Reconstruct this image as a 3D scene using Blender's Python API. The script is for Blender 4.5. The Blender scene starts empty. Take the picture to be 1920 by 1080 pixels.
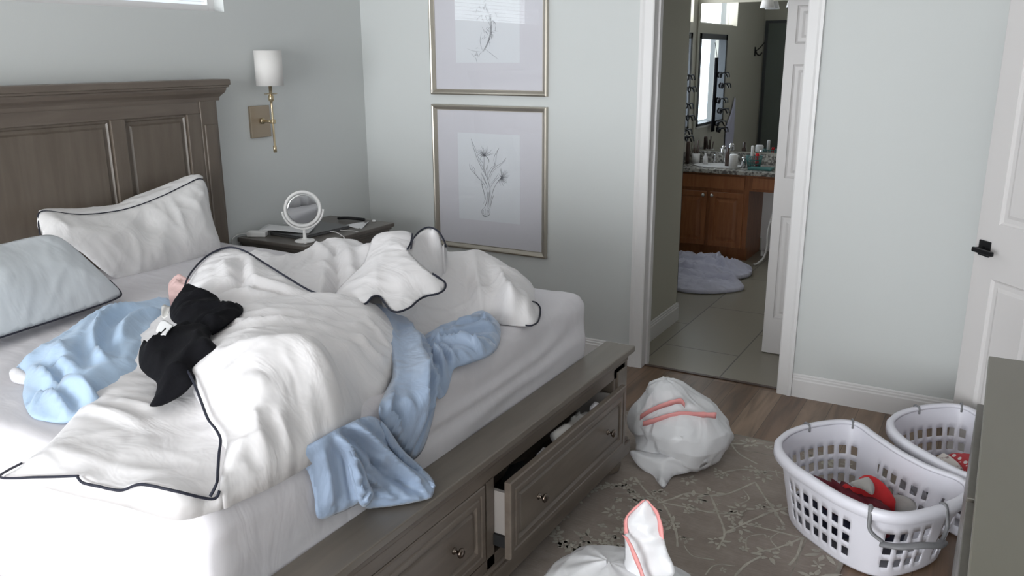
import bpy, bmesh, math, random
import numpy as np
from mathutils import Vector, Matrix, noise
from mathutils.geometry import delaunay_2d_cdt

R = math.radians
scene = bpy.context.scene
col = scene.collection
random.seed(7)

# ------------------------------------------------------------------ camera
cd = bpy.data.cameras.new('camera'); cam = bpy.data.objects.new('camera', cd); col.objects.link(cam)
cd.sensor_width = 36; cd.lens = 29.86; cd.clip_start = .05; cd.clip_end = 60
yaw, pit, rol = R(29.922), R(15.3154), R(-.2688)
F = Vector((-math.sin(yaw)*math.cos(pit), math.cos(yaw)*math.cos(pit), -math.sin(pit)))
R0 = Vector((math.cos(yaw), math.sin(yaw), 0)); U0 = R0.cross(F)
Rv = R0*math.cos(rol)+U0*math.sin(rol); Uv = -R0*math.sin(rol)+U0*math.cos(rol)
mw = Matrix((Rv, Uv, -F)).transposed().to_4x4(); mw.translation = (3.6163, -4.3881, 1.7505)
cam.matrix_world = mw
scene.camera = cam

# ------------------------------------------------------------------ world, daylight, exposure
scene.view_settings.view_transform = 'Standard'; scene.view_settings.look = 'None'
scene.view_settings.gamma = 1; scene.view_settings.use_curve_mapping = False
scene.view_settings.exposure = 0.12
w = bpy.data.worlds.new('sky'); scene.world = w; w.use_nodes = True
bgn = w.node_tree.nodes['Background']
bgn.inputs[0].default_value = (.80, .90, 1.0, 1); bgn.inputs[1].default_value = 1.1

def area(name, loc, rot, sx, sy, power, color=(1, 1, 1)):
    l = bpy.data.lights.new(name, 'AREA'); l.shape = 'RECTANGLE'; l.size = sx; l.size_y = sy
    l.energy = power; l.color = color
    o = bpy.data.objects.new(name, l); col.objects.link(o); o.location = loc; o.rotation_euler = rot
    return o
# unseen rear source added to fill the room, then daylight by the high bed window and the bathroom windows
area('rear_fill_daylight', (2.0, -8.66, 1.3), (R(90), 0, 0), 3.7, 2.4, 330, (.95, .98, 1.0))
area('daylight_high_window', (-.16, -1.85, 2.26), (R(90), 0, R(-90)), 1.2, .5, 8, (.92, .98, 1.0))
area('daylight_bathroom_window', (.90, 2.85, 1.52), (R(90), 0, R(-90)), .85, .82, 9, (.80, .90, 1.0))
area('daylight_bathroom_clerestory', (.90, 2.7, 2.24), (R(90), 0, R(-90)), 1.15, .38, 9, (.95, .98, 1.0))

# ------------------------------------------------------------------ materials
def mat(name, color, rough=.6, metal=0., bump=None, bscale=60, bdist=.002, spec=.4, sheen=0, var=None, vscale=3, emis=None):
    m = bpy.data.materials.new(name); m.use_nodes = True; nt = m.node_tree; p = nt.nodes['Principled BSDF']
    p.inputs['Base Color'].default_value = (*color, 1); p.inputs['Roughness'].default_value = rough
    p.inputs['Metallic'].default_value = metal; p.inputs['Specular IOR Level'].default_value = spec
    if sheen: p.inputs['Sheen Weight'].default_value = sheen
    tc = nt.nodes.new('ShaderNodeTexCoord')
    if var:
        n = nt.nodes.new('ShaderNodeTexNoise'); n.inputs['Scale'].default_value = vscale; n.inputs['Detail'].default_value = 4
        nt.links.new(tc.outputs['Object'], n.inputs['Vector'])
        r = nt.nodes.new('ShaderNodeMapRange'); r.inputs['From Min'].default_value = .3; r.inputs['From Max'].default_value = .7
        nt.links.new(n.outputs['Fac'], r.inputs['Value'])
        mx = nt.nodes.new('ShaderNodeMix'); mx.data_type = 'RGBA'
        mx.inputs['A'].default_value = (*color, 1); mx.inputs['B'].default_value = (*var, 1)
        nt.links.new(r.outputs['Result'], mx.inputs['Factor']); nt.links.new(mx.outputs['Result'], p.inputs['Base Color'])
    if bump:
        n = nt.nodes.new('ShaderNodeTexNoise'); n.inputs['Scale'].default_value = bscale; n.inputs['Detail'].default_value = 5
        nt.links.new(tc.outputs['Object'], n.inputs['Vector'])
        b = nt.nodes.new('ShaderNodeBump'); b.inputs['Strength'].default_value = bump; b.inputs['Distance'].default_value = bdist
        nt.links.new(n.outputs['Fac'], b.inputs['Height']); nt.links.new(b.outputs['Normal'], p.inputs['Normal'])
    return m

def wood(name, c1, c2, axis='y', rough=.45, scale=6, stretch=14):
    m = bpy.data.materials.new(name); m.use_nodes = True; nt = m.node_tree; p = nt.nodes['Principled BSDF']
    tc = nt.nodes.new('ShaderNodeTexCoord'); mp = nt.nodes.new('ShaderNodeMapping')
    s = [scale*stretch]*3; s['xyz'.index(axis)] = scale; mp.inputs['Scale'].default_value = s
    nt.links.new(tc.outputs['Object'], mp.inputs['Vector'])
    n = nt.nodes.new('ShaderNodeTexNoise'); n.inputs['Scale'].default_value = 1; n.inputs['Detail'].default_value = 5
    n.inputs['Distortion'].default_value = .4
    nt.links.new(mp.outputs['Vector'], n.inputs['Vector'])
    cr = nt.nodes.new('ShaderNodeValToRGB'); cr.color_ramp.elements[0].position = .3; cr.color_ramp.elements[1].position = .7
    cr.color_ramp.elements[0].color = (*c1, 1); cr.color_ramp.elements[1].color = (*c2, 1)
    nt.links.new(n.outputs['Fac'], cr.inputs['Fac']); nt.links.new(cr.outputs['Color'], p.inputs['Base Color'])
    p.inputs['Roughness'].default_value = rough
    return m

M = {}
def fabric(name, color, rough=.85, dist=.012, strength=.6, scale=5, stretch=(1, 2.6, 1), rot=.6, spec=.25, sheen=.1):
    m = bpy.data.materials.new(name); m.use_nodes = True; nt = m.node_tree; p = nt.nodes['Principled BSDF']
    p.inputs['Base Color'].default_value = (*color, 1); p.inputs['Roughness'].default_value = rough
    p.inputs['Specular IOR Level'].default_value = spec; p.inputs['Sheen Weight'].default_value = sheen
    tc = nt.nodes.new('ShaderNodeTexCoord'); mp = nt.nodes.new('ShaderNodeMapping'); mp.inputs['Rotation'].default_value = (0, 0, rot); mp.inputs['Scale'].default_value = stretch
    nt.links.new(tc.outputs['Object'], mp.inputs['Vector'])
    n = nt.nodes.new('ShaderNodeTexNoise'); n.noise_type = 'RIDGED_MULTIFRACTAL'; n.normalize = True
    n.inputs['Scale'].default_value = scale; n.inputs['Detail'].default_value = 3; n.inputs['Roughness'].default_value = .45; n.inputs['Distortion'].default_value = 1.1
    nt.links.new(mp.outputs['Vector'], n.inputs['Vector'])
    n2 = nt.nodes.new('ShaderNodeTexNoise'); n2.inputs['Scale'].default_value = scale*1.3; n2.inputs['Detail'].default_value = 3; n2.inputs['Distortion'].default_value = .8
    nt.links.new(mp.outputs['Vector'], n2.inputs['Vector'])
    ad = nt.nodes.new('ShaderNodeMath'); ad.operation = 'ADD'; nt.links.new(n.outputs['Fac'], ad.inputs[0]); nt.links.new(n2.outputs['Fac'], ad.inputs[1])
    b = nt.nodes.new('ShaderNodeBump'); b.inputs['Strength'].default_value = strength; b.inputs['Distance'].default_value = dist
    nt.links.new(ad.outputs[0], b.inputs['Height']); nt.links.new(b.outputs['Normal'], p.inputs['Normal'])
    return m
def wallmat(name, c):
    return mat(name, c, .75, bump=.15, bscale=220, bdist=.001, spec=.2)
M['wall'] = wallmat('wall_paint', (.65, .668, .662))
M['bathwall'] = wallmat('bathroom_wall_paint', (.56, .54, .47))
M['ceil'] = wallmat('ceiling_paint', (.90, .90, .89))
M['trim'] = mat('white_trim_paint', (.77, .755, .755), .35, bump=.05, bscale=30)
M['doorw'] = mat('white_door_paint', (.72, .695, .69), .4, bump=.05, bscale=40)
M['bedwood'] = wood('taupe_bed_wood', (.128, .102, .083), (.168, .138, .113), 'y', .38, 3, 9)
M['bedwoodz'] = wood('taupe_bed_wood_upright', (.118, .094, .074), (.155, .127, .102), 'z', .38, 3, 9)
M['foottop'] = wood('taupe_footboard_wood', (.145, .124, .104), (.180, .156, .130), 'y', .33, 3, 9)
M['nswood'] = wood('grey_brown_nightstand_wood', (.10, .088, .078), (.145, .127, .112), 'x', .35, 3, 9)
M['dresser'] = wood('olive_grey_dresser_wood', (.17, .158, .125), (.195, .182, .145), 'y', .3, 1.2, 6)
M['dresserf'] = wood('grey_dresser_drawer_wood', (.12, .11, .095), (.15, .14, .12), 'z', .3, 3, 6)
M['drawerbox'] = mat('pale_grey_drawer_side', (.36, .33, .31), .5)
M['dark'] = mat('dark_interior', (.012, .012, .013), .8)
M['bronze'] = mat('dark_bronze_metal', (.16, .13, .11), .25, 1.)
M['brass'] = mat('brushed_brass', (.56, .46, .30), .3, .9)
M['brassplate'] = mat('brushed_brass_plate', (.40, .33, .25), .38, .8)
M['shade'] = mat('white_linen_lampshade', (.78, .76, .74), .8, bump=.3, bscale=250)
M['frame'] = mat('champagne_frame_metal', (.50, .46, .40), .32, .75)
M['mat'] = mat('lavender_white_mat_board', (.66, .65, .70), .8)
M['paper'] = mat('white_print_paper', (.72, .74, .78), .8)
M['ink'] = mat('grey_ink', (.16, .16, .18), .8)
M['inkl'] = mat('pale_grey_ink', (.34, .34, .36), .8)
M['sheet'] = fabric('white_fitted_sheet_cotton', (.665, .645, .675), dist=.006, scale=3, stretch=(1, 3, 1), rot=.9)
M['comf'] = fabric('white_comforter_cotton', (.745, .725, .735), dist=.016, strength=.5, scale=4.5, stretch=(1, 2, 1), rot=.5)
M['pillow'] = fabric('white_pillow_cotton', (.78, .765, .765), dist=.014, scale=5, stretch=(2, 1, 1), rot=.2)
M['bpillow'] = fabric('pale_blue_grey_pillow_cotton', (.64, .68, .72), dist=.006, scale=3)
M['pipe'] = mat('navy_piping_cord', (.018, .02, .035), .7)
M['blue'] = fabric('light_blue_satin_sheet', (.33, .42, .575), rough=.38, dist=.014, strength=.6, scale=5, stretch=(1, 2.5, 1), rot=1.1, spec=.5, sheen=.3)
M['blue2'] = fabric('light_blue_cotton_sheet', (.40, .53, .70), rough=.6, dist=.010, strength=.6, scale=4, stretch=(1, 2.5, 1), rot=-.6, sheen=.2)
M['black'] = mat('black_knit', (.006, .006, .008), .9, bump=.4, bscale=90, spec=.15)
M['tag'] = mat('white_paper_tag', (.75, .75, .76), .7)
M['pink'] = mat('pale_pink_cloth', (.75, .52, .50), .8)
M['black_metal'] = mat('matte_black_metal', (.012, .012, .014), .4, .3)
M['plastic'] = mat('white_basket_plastic', (.80, .79, .86), .38, spec=.5)
M['greyplastic'] = mat('grey_handle_plastic', (.20, .20, .21), .4)
M['red'] = mat('bright_red_cloth', (.62, .025, .03), .75, bump=.3, bscale=60)
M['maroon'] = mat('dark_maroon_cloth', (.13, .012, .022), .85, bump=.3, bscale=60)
M['greycloth'] = mat('pale_grey_cloth', (.48, .46, .44), .8, bump=.3, bscale=60)
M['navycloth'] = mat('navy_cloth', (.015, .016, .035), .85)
M['whitecloth'] = mat('white_cloth', (.70, .69, .72), .8, bump=.3, bscale=60)
M['lavcloth'] = mat('lavender_white_cloth', (.62, .62, .78), .8, bump=.3, bscale=60)
M['lavsheet'] = fabric('lavender_white_sheet_cotton', (.66, .66, .80), dist=.02, scale=5)
M['strap'] = mat('pink_drawstring_plastic', (.80, .33, .32), .45)
M['oak'] = wood('orange_oak_wood', (.25, .085, .028), (.35, .135, .05), 'z', .4, 4, 10)
M['knob'] = mat('satin_nickel', (.6, .58, .56), .3, .9)
M['chrome'] = mat('chrome', (.7, .7, .72), .15, 1.)
M['mirror'] = mat('mirror_silver', (.80, .82, .82), .0, 1.)
M['mirrorsoft'] = mat('vanity_mirror_silver', (.85, .86, .86), .02, 1.)
M['whiteplastic'] = mat('white_plastic', (.78, .77, .76), .4)
M['greymetal'] = mat('grey_aluminium', (.16, .16, .165), .35, .7)
M['darkframe'] = mat('dark_grey_window_frame', (.06, .065, .07), .4)
M['toy'] = mat('teal_plastic', (.05, .15, .14), .4)
M['cup'] = mat('white_ceramic', (.7, .68, .66), .3)
M['brown'] = mat('brown_bottle_plastic', (.08, .05, .04), .3)
M['greendoor'] = mat('grey_green_panel', (.15, .17, .155), .6)

def granite():
    m = bpy.data.materials.new('speckled_granite'); m.use_nodes = True; nt = m.node_tree; p = nt.nodes['Principled BSDF']
    tc = nt.nodes.new('ShaderNodeTexCoord'); v = nt.nodes.new('ShaderNodeTexNoise'); v.inputs['Scale'].default_value = 38; v.inputs['Detail'].default_value = 6
    nt.links.new(tc.outputs['Object'], v.inputs['Vector'])
    cr = nt.nodes.new('ShaderNodeValToRGB'); e = cr.color_ramp.elements
    e[0].position = .42; e[0].color = (.13, .12, .11, 1); e[1].position = .56; e[1].color = (.42, .40, .36, 1)
    nt.links.new(v.outputs['Fac'], cr.inputs['Fac']); nt.links.new(cr.outputs['Color'], p.inputs['Base Color']); p.inputs['Roughness'].default_value = .2
    return m
M['granite'] = granite()

def thin_glass(name, tint=(1, 1, 1), refl=1.45):
    m = bpy.data.materials.new(name); m.use_nodes = True; nt = m.node_tree; nt.nodes.clear()
    o = nt.nodes.new('ShaderNodeOutputMaterial'); mx = nt.nodes.new('ShaderNodeMixShader'); fr = nt.nodes.new('ShaderNodeFresnel')
    fr.inputs['IOR'].default_value = refl
    t = nt.nodes.new('ShaderNodeBsdfTransparent'); t.inputs[0].default_value = (*tint, 1)
    g = nt.nodes.new('ShaderNodeBsdfGlossy'); g.inputs['Roughness'].default_value = 0.01
    ge = nt.nodes.new('ShaderNodeNewGeometry'); inv = nt.nodes.new('ShaderNodeMath'); inv.operation = 'SUBTRACT'; inv.inputs[0].default_value = 1
    nt.links.new(ge.outputs['Backfacing'], inv.inputs[1]); mu = nt.nodes.new('ShaderNodeMath'); mu.operation = 'MULTIPLY'
    nt.links.new(inv.outputs[0], mu.inputs[0]); nt.links.new(fr.outputs[0], mu.inputs[1])
    nt.links.new(mu.outputs[0], mx.inputs[0]); nt.links.new(t.outputs[0], mx.inputs[1]); nt.links.new(g.outputs[0], mx.inputs[2])
    nt.links.new(mx.outputs[0], o.inputs[0])
    return m
M['glass'] = thin_glass('clear_glass', refl=1.5)
M['pane'] = thin_glass('window_glass', refl=1.45)

def bagmat():
    m = bpy.data.materials.new('translucent_white_bin_liner'); m.use_nodes = True; nt = m.node_tree; p = nt.nodes['Principled BSDF']
    p.inputs['Base Color'].default_value = (.75, .75, .77, 1); p.inputs['Roughness'].default_value = .35
    p.inputs['Specular IOR Level'].default_value = .5
    tc = nt.nodes.new('ShaderNodeTexCoord'); n = nt.nodes.new('ShaderNodeTexNoise'); n.inputs['Scale'].default_value = 7; n.noise_type = 'RIDGED_MULTIFRACTAL'; n.inputs['Detail'].default_value = 3; n.inputs['Distortion'].default_value = 1.4
    nt.links.new(tc.outputs['Object'], n.inputs['Vector'])
    b = nt.nodes.new('ShaderNodeBump'); b.inputs['Strength'].default_value = .55; b.inputs['Distance'].default_value = .02
    nt.links.new(n.outputs['Fac'], b.inputs['Height']); nt.links.new(b.outputs['Normal'], p.inputs['Normal'])
    return m
M['bag'] = bagmat()

def woodfloor():
    m = bpy.data.materials.new('brown_oak_plank_floor'); m.use_nodes = True; nt = m.node_tree; p = nt.nodes['Principled BSDF']
    tc = nt.nodes.new('ShaderNodeTexCoord'); mp = nt.nodes.new('ShaderNodeMapping'); mp.inputs['Rotation'].default_value = (0, 0, R(90))
    mp.inputs['Location'].default_value = (0, .055, 0)
    nt.links.new(tc.outputs['Object'], mp.inputs['Vector'])
    br = nt.nodes.new('ShaderNodeTexBrick'); br.inputs['Scale'].default_value = 1; br.inputs['Brick Width'].default_value = 1.1
    br.inputs['Row Height'].default_value = .128; br.inputs['Mortar Size'].default_value = .0012; br.offset = .37
    br.inputs['Color1'].default_value = (.17, .102, .062, 1); br.inputs['Color2'].default_value = (.30, .205, .14, 1)
    br.inputs['Mortar'].default_value = (.06, .04, .025, 1); br.inputs['Bias'].default_value = -.1
    nt.links.new(mp.outputs['Vector'], br.inputs['Vector'])
    m2 = nt.nodes.new('ShaderNodeMapping'); m2.inputs['Scale'].default_value = (22, 2.2, 1)
    nt.links.new(tc.outputs['Object'], m2.inputs['Vector'])
    n = nt.nodes.new('ShaderNodeTexNoise'); n.inputs['Scale'].default_value = 1; n.inputs['Detail'].default_value = 6; n.inputs['Distortion'].default_value = .8
    nt.links.new(m2.outputs['Vector'], n.inputs['Vector'])
    r = nt.nodes.new('ShaderNodeMapRange'); r.inputs['From Min'].default_value = .3; r.inputs['From Max'].default_value = .7; r.inputs['To Min'].default_value = .62; r.inputs['To Max'].default_value = 1.3
    nt.links.new(n.outputs['Fac'], r.inputs['Value'])
    mx = nt.nodes.new('ShaderNodeVectorMath'); mx.operation = 'SCALE'
    nt.links.new(br.outputs['Color'], mx.inputs[0]); nt.links.new(r.outputs['Result'], mx.inputs['Scale'])
    nt.links.new(mx.outputs[0], p.inputs['Base Color']); p.inputs['Roughness'].default_value = .32
    return m
M['floor'] = woodfloor()

def tilefloor():
    m = bpy.data.materials.new('grey_beige_tile_floor'); m.use_nodes = True; nt = m.node_tree; p = nt.nodes['Principled BSDF']
    tc = nt.nodes.new('ShaderNodeTexCoord'); mp = nt.nodes.new('ShaderNodeMapping'); mp.inputs['Location'].default_value = (.0, -.045, 0)
    mp.inputs['Rotation'].default_value = (0, 0, R(90))
    nt.links.new(tc.outputs['Object'], mp.inputs['Vector'])
    br = nt.nodes.new('ShaderNodeTexBrick'); br.inputs['Scale'].default_value = 1; br.inputs['Brick Width'].default_value = .93
    br.inputs['Row Height'].default_value = .47; br.inputs['Mortar Size'].default_value = .004; br.offset = .5
    br.inputs['Color1'].default_value = (.285, .258, .20, 1); br.inputs['Color2'].default_value = (.33, .30, .24, 1)
    br.inputs['Mortar'].default_value = (.12, .11, .095, 1)
    nt.links.new(mp.outputs['Vector'], br.inputs['Vector'])
    nt.links.new(br.outputs['Color'], p.inputs['Base Color']); p.inputs['Roughness'].default_value = .35
    return m
M['tile'] = tilefloor()

def rugmat():
    m = bpy.data.materials.new('grey_taupe_vine_rug'); m.use_nodes = True; nt = m.node_tree; p = nt.nodes['Principled BSDF']
    tc = nt.nodes.new('ShaderNodeTexCoord')
    n = nt.nodes.new('ShaderNodeTexNoise'); n.inputs['Scale'].default_value = 4; n.inputs['Detail'].default_value = 8; n.inputs['Roughness'].default_value = .75
    nt.links.new(tc.outputs['Object'], n.inputs['Vector'])
    cr = nt.nodes.new('ShaderNodeValToRGB'); e = cr.color_ramp.elements
    e[0].position = .35; e[0].color = (.25, .208, .180, 1); e[1].position = .68; e[1].color = (.35, .30, .262, 1)
    nt.links.new(n.outputs['Fac'], cr.inputs['Fac'])
    # weave streaks
    mp = nt.nodes.new('ShaderNodeMapping'); mp.inputs['Scale'].default_value = (12, 160, 1); nt.links.new(tc.outputs['Object'], mp.inputs['Vector'])
    n2 = nt.nodes.new('ShaderNodeTexNoise'); n2.inputs['Scale'].default_value = 1; nt.links.new(mp.outputs['Vector'], n2.inputs['Vector'])
    r = nt.nodes.new('ShaderNodeMapRange'); r.inputs['To Min'].default_value = .8; r.inputs['To Max'].default_value = 1.2; nt.links.new(n2.outputs['Fac'], r.inputs['Value'])
    sc = nt.nodes.new('ShaderNodeVectorMath'); sc.operation = 'SCALE'; nt.links.new(cr.outputs['Color'], sc.inputs[0]); nt.links.new(r.outputs['Result'], sc.inputs['Scale'])
    nt.links.new(sc.outputs[0], p.inputs['Base Color']); p.inputs['Roughness'].default_value = .95
    b = nt.nodes.new('ShaderNodeBump'); b.inputs['Strength'].default_value = .3; b.inputs['Distance'].default_value = .002
    nt.links.new(n2.outputs['Fac'], b.inputs['Height']); nt.links.new(b.outputs['Normal'], p.inputs['Normal'])
    return m
M['rug'] = rugmat()
M['rugpat'] = mat('pale_taupe_rug_pattern', (.52, .49, .42), .95, var=(.36, .33, .285), vscale=25)
M['rugborder'] = mat('rug_border_taupe', (.36, .33, .28), .95, var=(.21, .19, .165), vscale=20)

def polkamat():
    m = bpy.data.materials.new('red_polka_dot_cloth'); m.use_nodes = True; nt = m.node_tree; p = nt.nodes['Principled BSDF']
    tc = nt.nodes.new('ShaderNodeTexCoord'); v = nt.nodes.new('ShaderNodeTexVoronoi'); v.inputs['Scale'].default_value = 45; v.inputs['Randomness'].default_value = .1
    nt.links.new(tc.outputs['Object'], v.inputs['Vector'])
    cr = nt.nodes.new('ShaderNodeValToRGB'); cr.color_ramp.interpolation = 'CONSTANT'; e = cr.color_ramp.elements
    e[0].color = (.75, .70, .70, 1); e[1].position = .36; e[1].color = (.50, .05, .06, 1)
    nt.links.new(v.outputs['Distance'], cr.inputs['Fac']); nt.links.new(cr.outputs['Color'], p.inputs['Base Color']); p.inputs['Roughness'].default_value = .8
    return m
M['polka'] = polkamat()
def printmat():
    m = bpy.data.materials.new('cream_printed_cloth'); m.use_nodes = True; nt = m.node_tree; p = nt.nodes['Principled BSDF']
    tc = nt.nodes.new('ShaderNodeTexCoord'); v = nt.nodes.new('ShaderNodeTexNoise'); v.inputs['Scale'].default_value = 55
    nt.links.new(tc.outputs['Object'], v.inputs['Vector'])
    cr = nt.nodes.new('ShaderNodeValToRGB'); e = cr.color_ramp.elements
    e[0].position = .36; e[0].color = (.35, .25, .24, 1); e[1].position = .42; e[1].color = (.78, .72, .68, 1)
    nt.links.new(v.outputs['Fac'], cr.inputs['Fac']); nt.links.new(cr.outputs['Color'], p.inputs['Base Color']); p.inputs['Roughness'].default_value = .8
    return m
M['print'] = printmat()

# ------------------------------------------------------------------ helpers
def link(name, bm_or_me, m, parent=None, smooth=False):
    if isinstance(bm_or_me, bmesh.types.BMesh):
        me = bpy.data.meshes.new(name); bmesh.ops.recalc_face_normals(bm_or_me, faces=bm_or_me.faces[:])
        bm_or_me.to_mesh(me); bm_or_me.free()
    else: me = bm_or_me
    if smooth:
        for p in me.polygons: p.use_smooth = True
    me.materials.append(m)
    o = bpy.data.objects.new(name, me); col.objects.link(o)
    if parent: o.parent = parent
    return o
def thing(name, label, cat, loc=(0, 0, 0), rz=0, group=None):
    o = bpy.data.objects.new(name, None); col.objects.link(o); o.location = loc; o.rotation_euler = (0, 0, rz)
    o.empty_display_size = .05
    o['label'] = label; o['category'] = cat
    if group: o['group'] = group
    return o
def tag(o, label, cat, group=None):
    o['label'] = label; o['category'] = cat
    if group: o['group'] = group
    return o
def struct(o, label=None):
    o['kind'] = 'structure'
    if label: o['label'] = label
    return o
def box(bm, x0, x1, y0, y1, z0, z1, bev=0, seg=2):
    vs = [bm.verts.new(c) for c in ((x0, y0, z0), (x1, y0, z0), (x1, y1, z0), (x0, y1, z0), (x0, y0, z1), (x1, y0, z1), (x1, y1, z1), (x0, y1, z1))]
    fs = [bm.faces.new([vs[i] for i in f]) for f in ((3, 2, 1, 0), (4, 5, 6, 7), (0, 1, 5, 4), (1, 2, 6, 5), (2, 3, 7, 6), (3, 0, 4, 7))]
    if bev:
        es = list({e for f in fs for e in f.edges})
        bmesh.ops.bevel(bm, geom=es, offset=bev, segments=seg, affect='EDGES', profile=.5)
    return vs
def mbox(name, b, m, parent=None, bev=0, seg=2):
    bm = bmesh.new(); box(bm, *b, bev=bev, seg=seg); return link(name, bm, m, parent)
def lathe(bm, prof, c=(0, 0, 0), n=24, axis='z'):
    rings = []
    for r, h in prof:
        ring = []
        for i in range(n):
            a = 2*math.pi*i/n; u, v = r*math.cos(a), r*math.sin(a)
            p = (u, v, h) if axis == 'z' else ((h, u, v) if axis == 'x' else (u, h, v))
            ring.append(bm.verts.new((c[0]+p[0], c[1]+p[1], c[2]+p[2])))
        rings.append(ring)
    for a, b in zip(rings, rings[1:]):
        for i in range(n): bm.faces.new((a[i], a[(i+1) % n], b[(i+1) % n], b[i]))
    if prof[0][0] > 1e-5: bm.faces.new(rings[0][::-1])
    if prof[-1][0] > 1e-5: bm.faces.new(rings[-1])
def catmull(pts, per=6, closed=False):
    pts = [Vector(p) for p in pts]; n = len(pts); out = []
    rng = n if closed else n-1
    for i in range(rng):
        if closed: p0, p1, p2, p3 = pts[(i-1) % n], pts[i], pts[(i+1) % n], pts[(i+2) % n]
        else: p0, p1, p2, p3 = pts[max(i-1, 0)], pts[i], pts[i+1], pts[min(i+2, n-1)]
        for k in range(per):
            t = k/per
            out.append(.5*((2*p1)+(-p0+p2)*t+(2*p0-5*p1+4*p2-p3)*t*t+(-p0+3*p1-3*p2+p3)*t**3))
    if not closed: out.append(pts[-1])
    return out
def tube(bm, pts, r, n=8, closed=False, taper=None, flat=1.0, up=Vector((0, 0, 1))):
    pts = [Vector(p) for p in pts]; rings = []; N = len(pts)
    prev = None
    for i, p in enumerate(pts):
        a = pts[(i-1) % N] if (closed or i > 0) else p; b = pts[(i+1) % N] if (closed or i < N-1) else p
        t = (b-a)
        t = t.normalized() if t.length > 1e-9 else Vector((0, 0, 1))
        s = t.cross(up)
        if s.length < 1e-3: s = prev if prev else t.cross(Vector((1, 0, 0)))
        s.normalize()
        if prev is not None and prev.dot(s) < 0: s = -s
        prev = s
        u = s.cross(t).normalized(); rr = r*(taper(i/(N-1)) if taper else 1)
        rings.append([bm.verts.new(p+(s*math.cos(2*math.pi*k/n)+u*flat*math.sin(2*math.pi*k/n))*rr) for k in range(n)])
    L = N if closed else N-1
    for i in range(L):
        A, B = rings[i], rings[(i+1) % N]
        for k in range(n): bm.faces.new((A[k], A[(k+1) % n], B[(k+1) % n], B[k]))
    if not closed: bm.faces.new(rings[0][::-1]); bm.faces.new(rings[-1])
def mtube(name, pts, r, m, parent=None, **k):
    bm = bmesh.new(); tube(bm, pts, r, **k); return link(name, bm, m, parent, True)
def sweep_rect(bm, prof, x0, x1, z0, z1, y):
    """picture-frame style mitred moulding in the xz plane; prof = (inset, height towards -y)"""
    rings = []
    for ins, h in prof:
        rings.append([bm.verts.new((x, y-h, z)) for x, z in ((x0+ins, z0+ins), (x1-ins, z0+ins), (x1-ins, z1-ins), (x0+ins, z1-ins))])
    for a, b in zip(rings, rings[1:]):
        for i in range(4): bm.faces.new((a[i], a[(i+1) % 4], b[(i+1) % 4], b[i]))

def ridge(p, ang, fa, fb, seed):
    """folds running along direction ang"""
    c, s = math.cos(ang), math.sin(ang)
    u = (p[0]*c+p[1]*s)*fa; v = (-p[0]*s+p[1]*c)*fb
    q = Vector((u+seed*7.3, v+seed*3.1, p[2]*fa*.5+seed))
    q = q+noise.noise_vector(q*.7)*.5
    a = 1-abs(noise.noise(q))*2.2
    return a*a if a > 0 else 0

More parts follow.
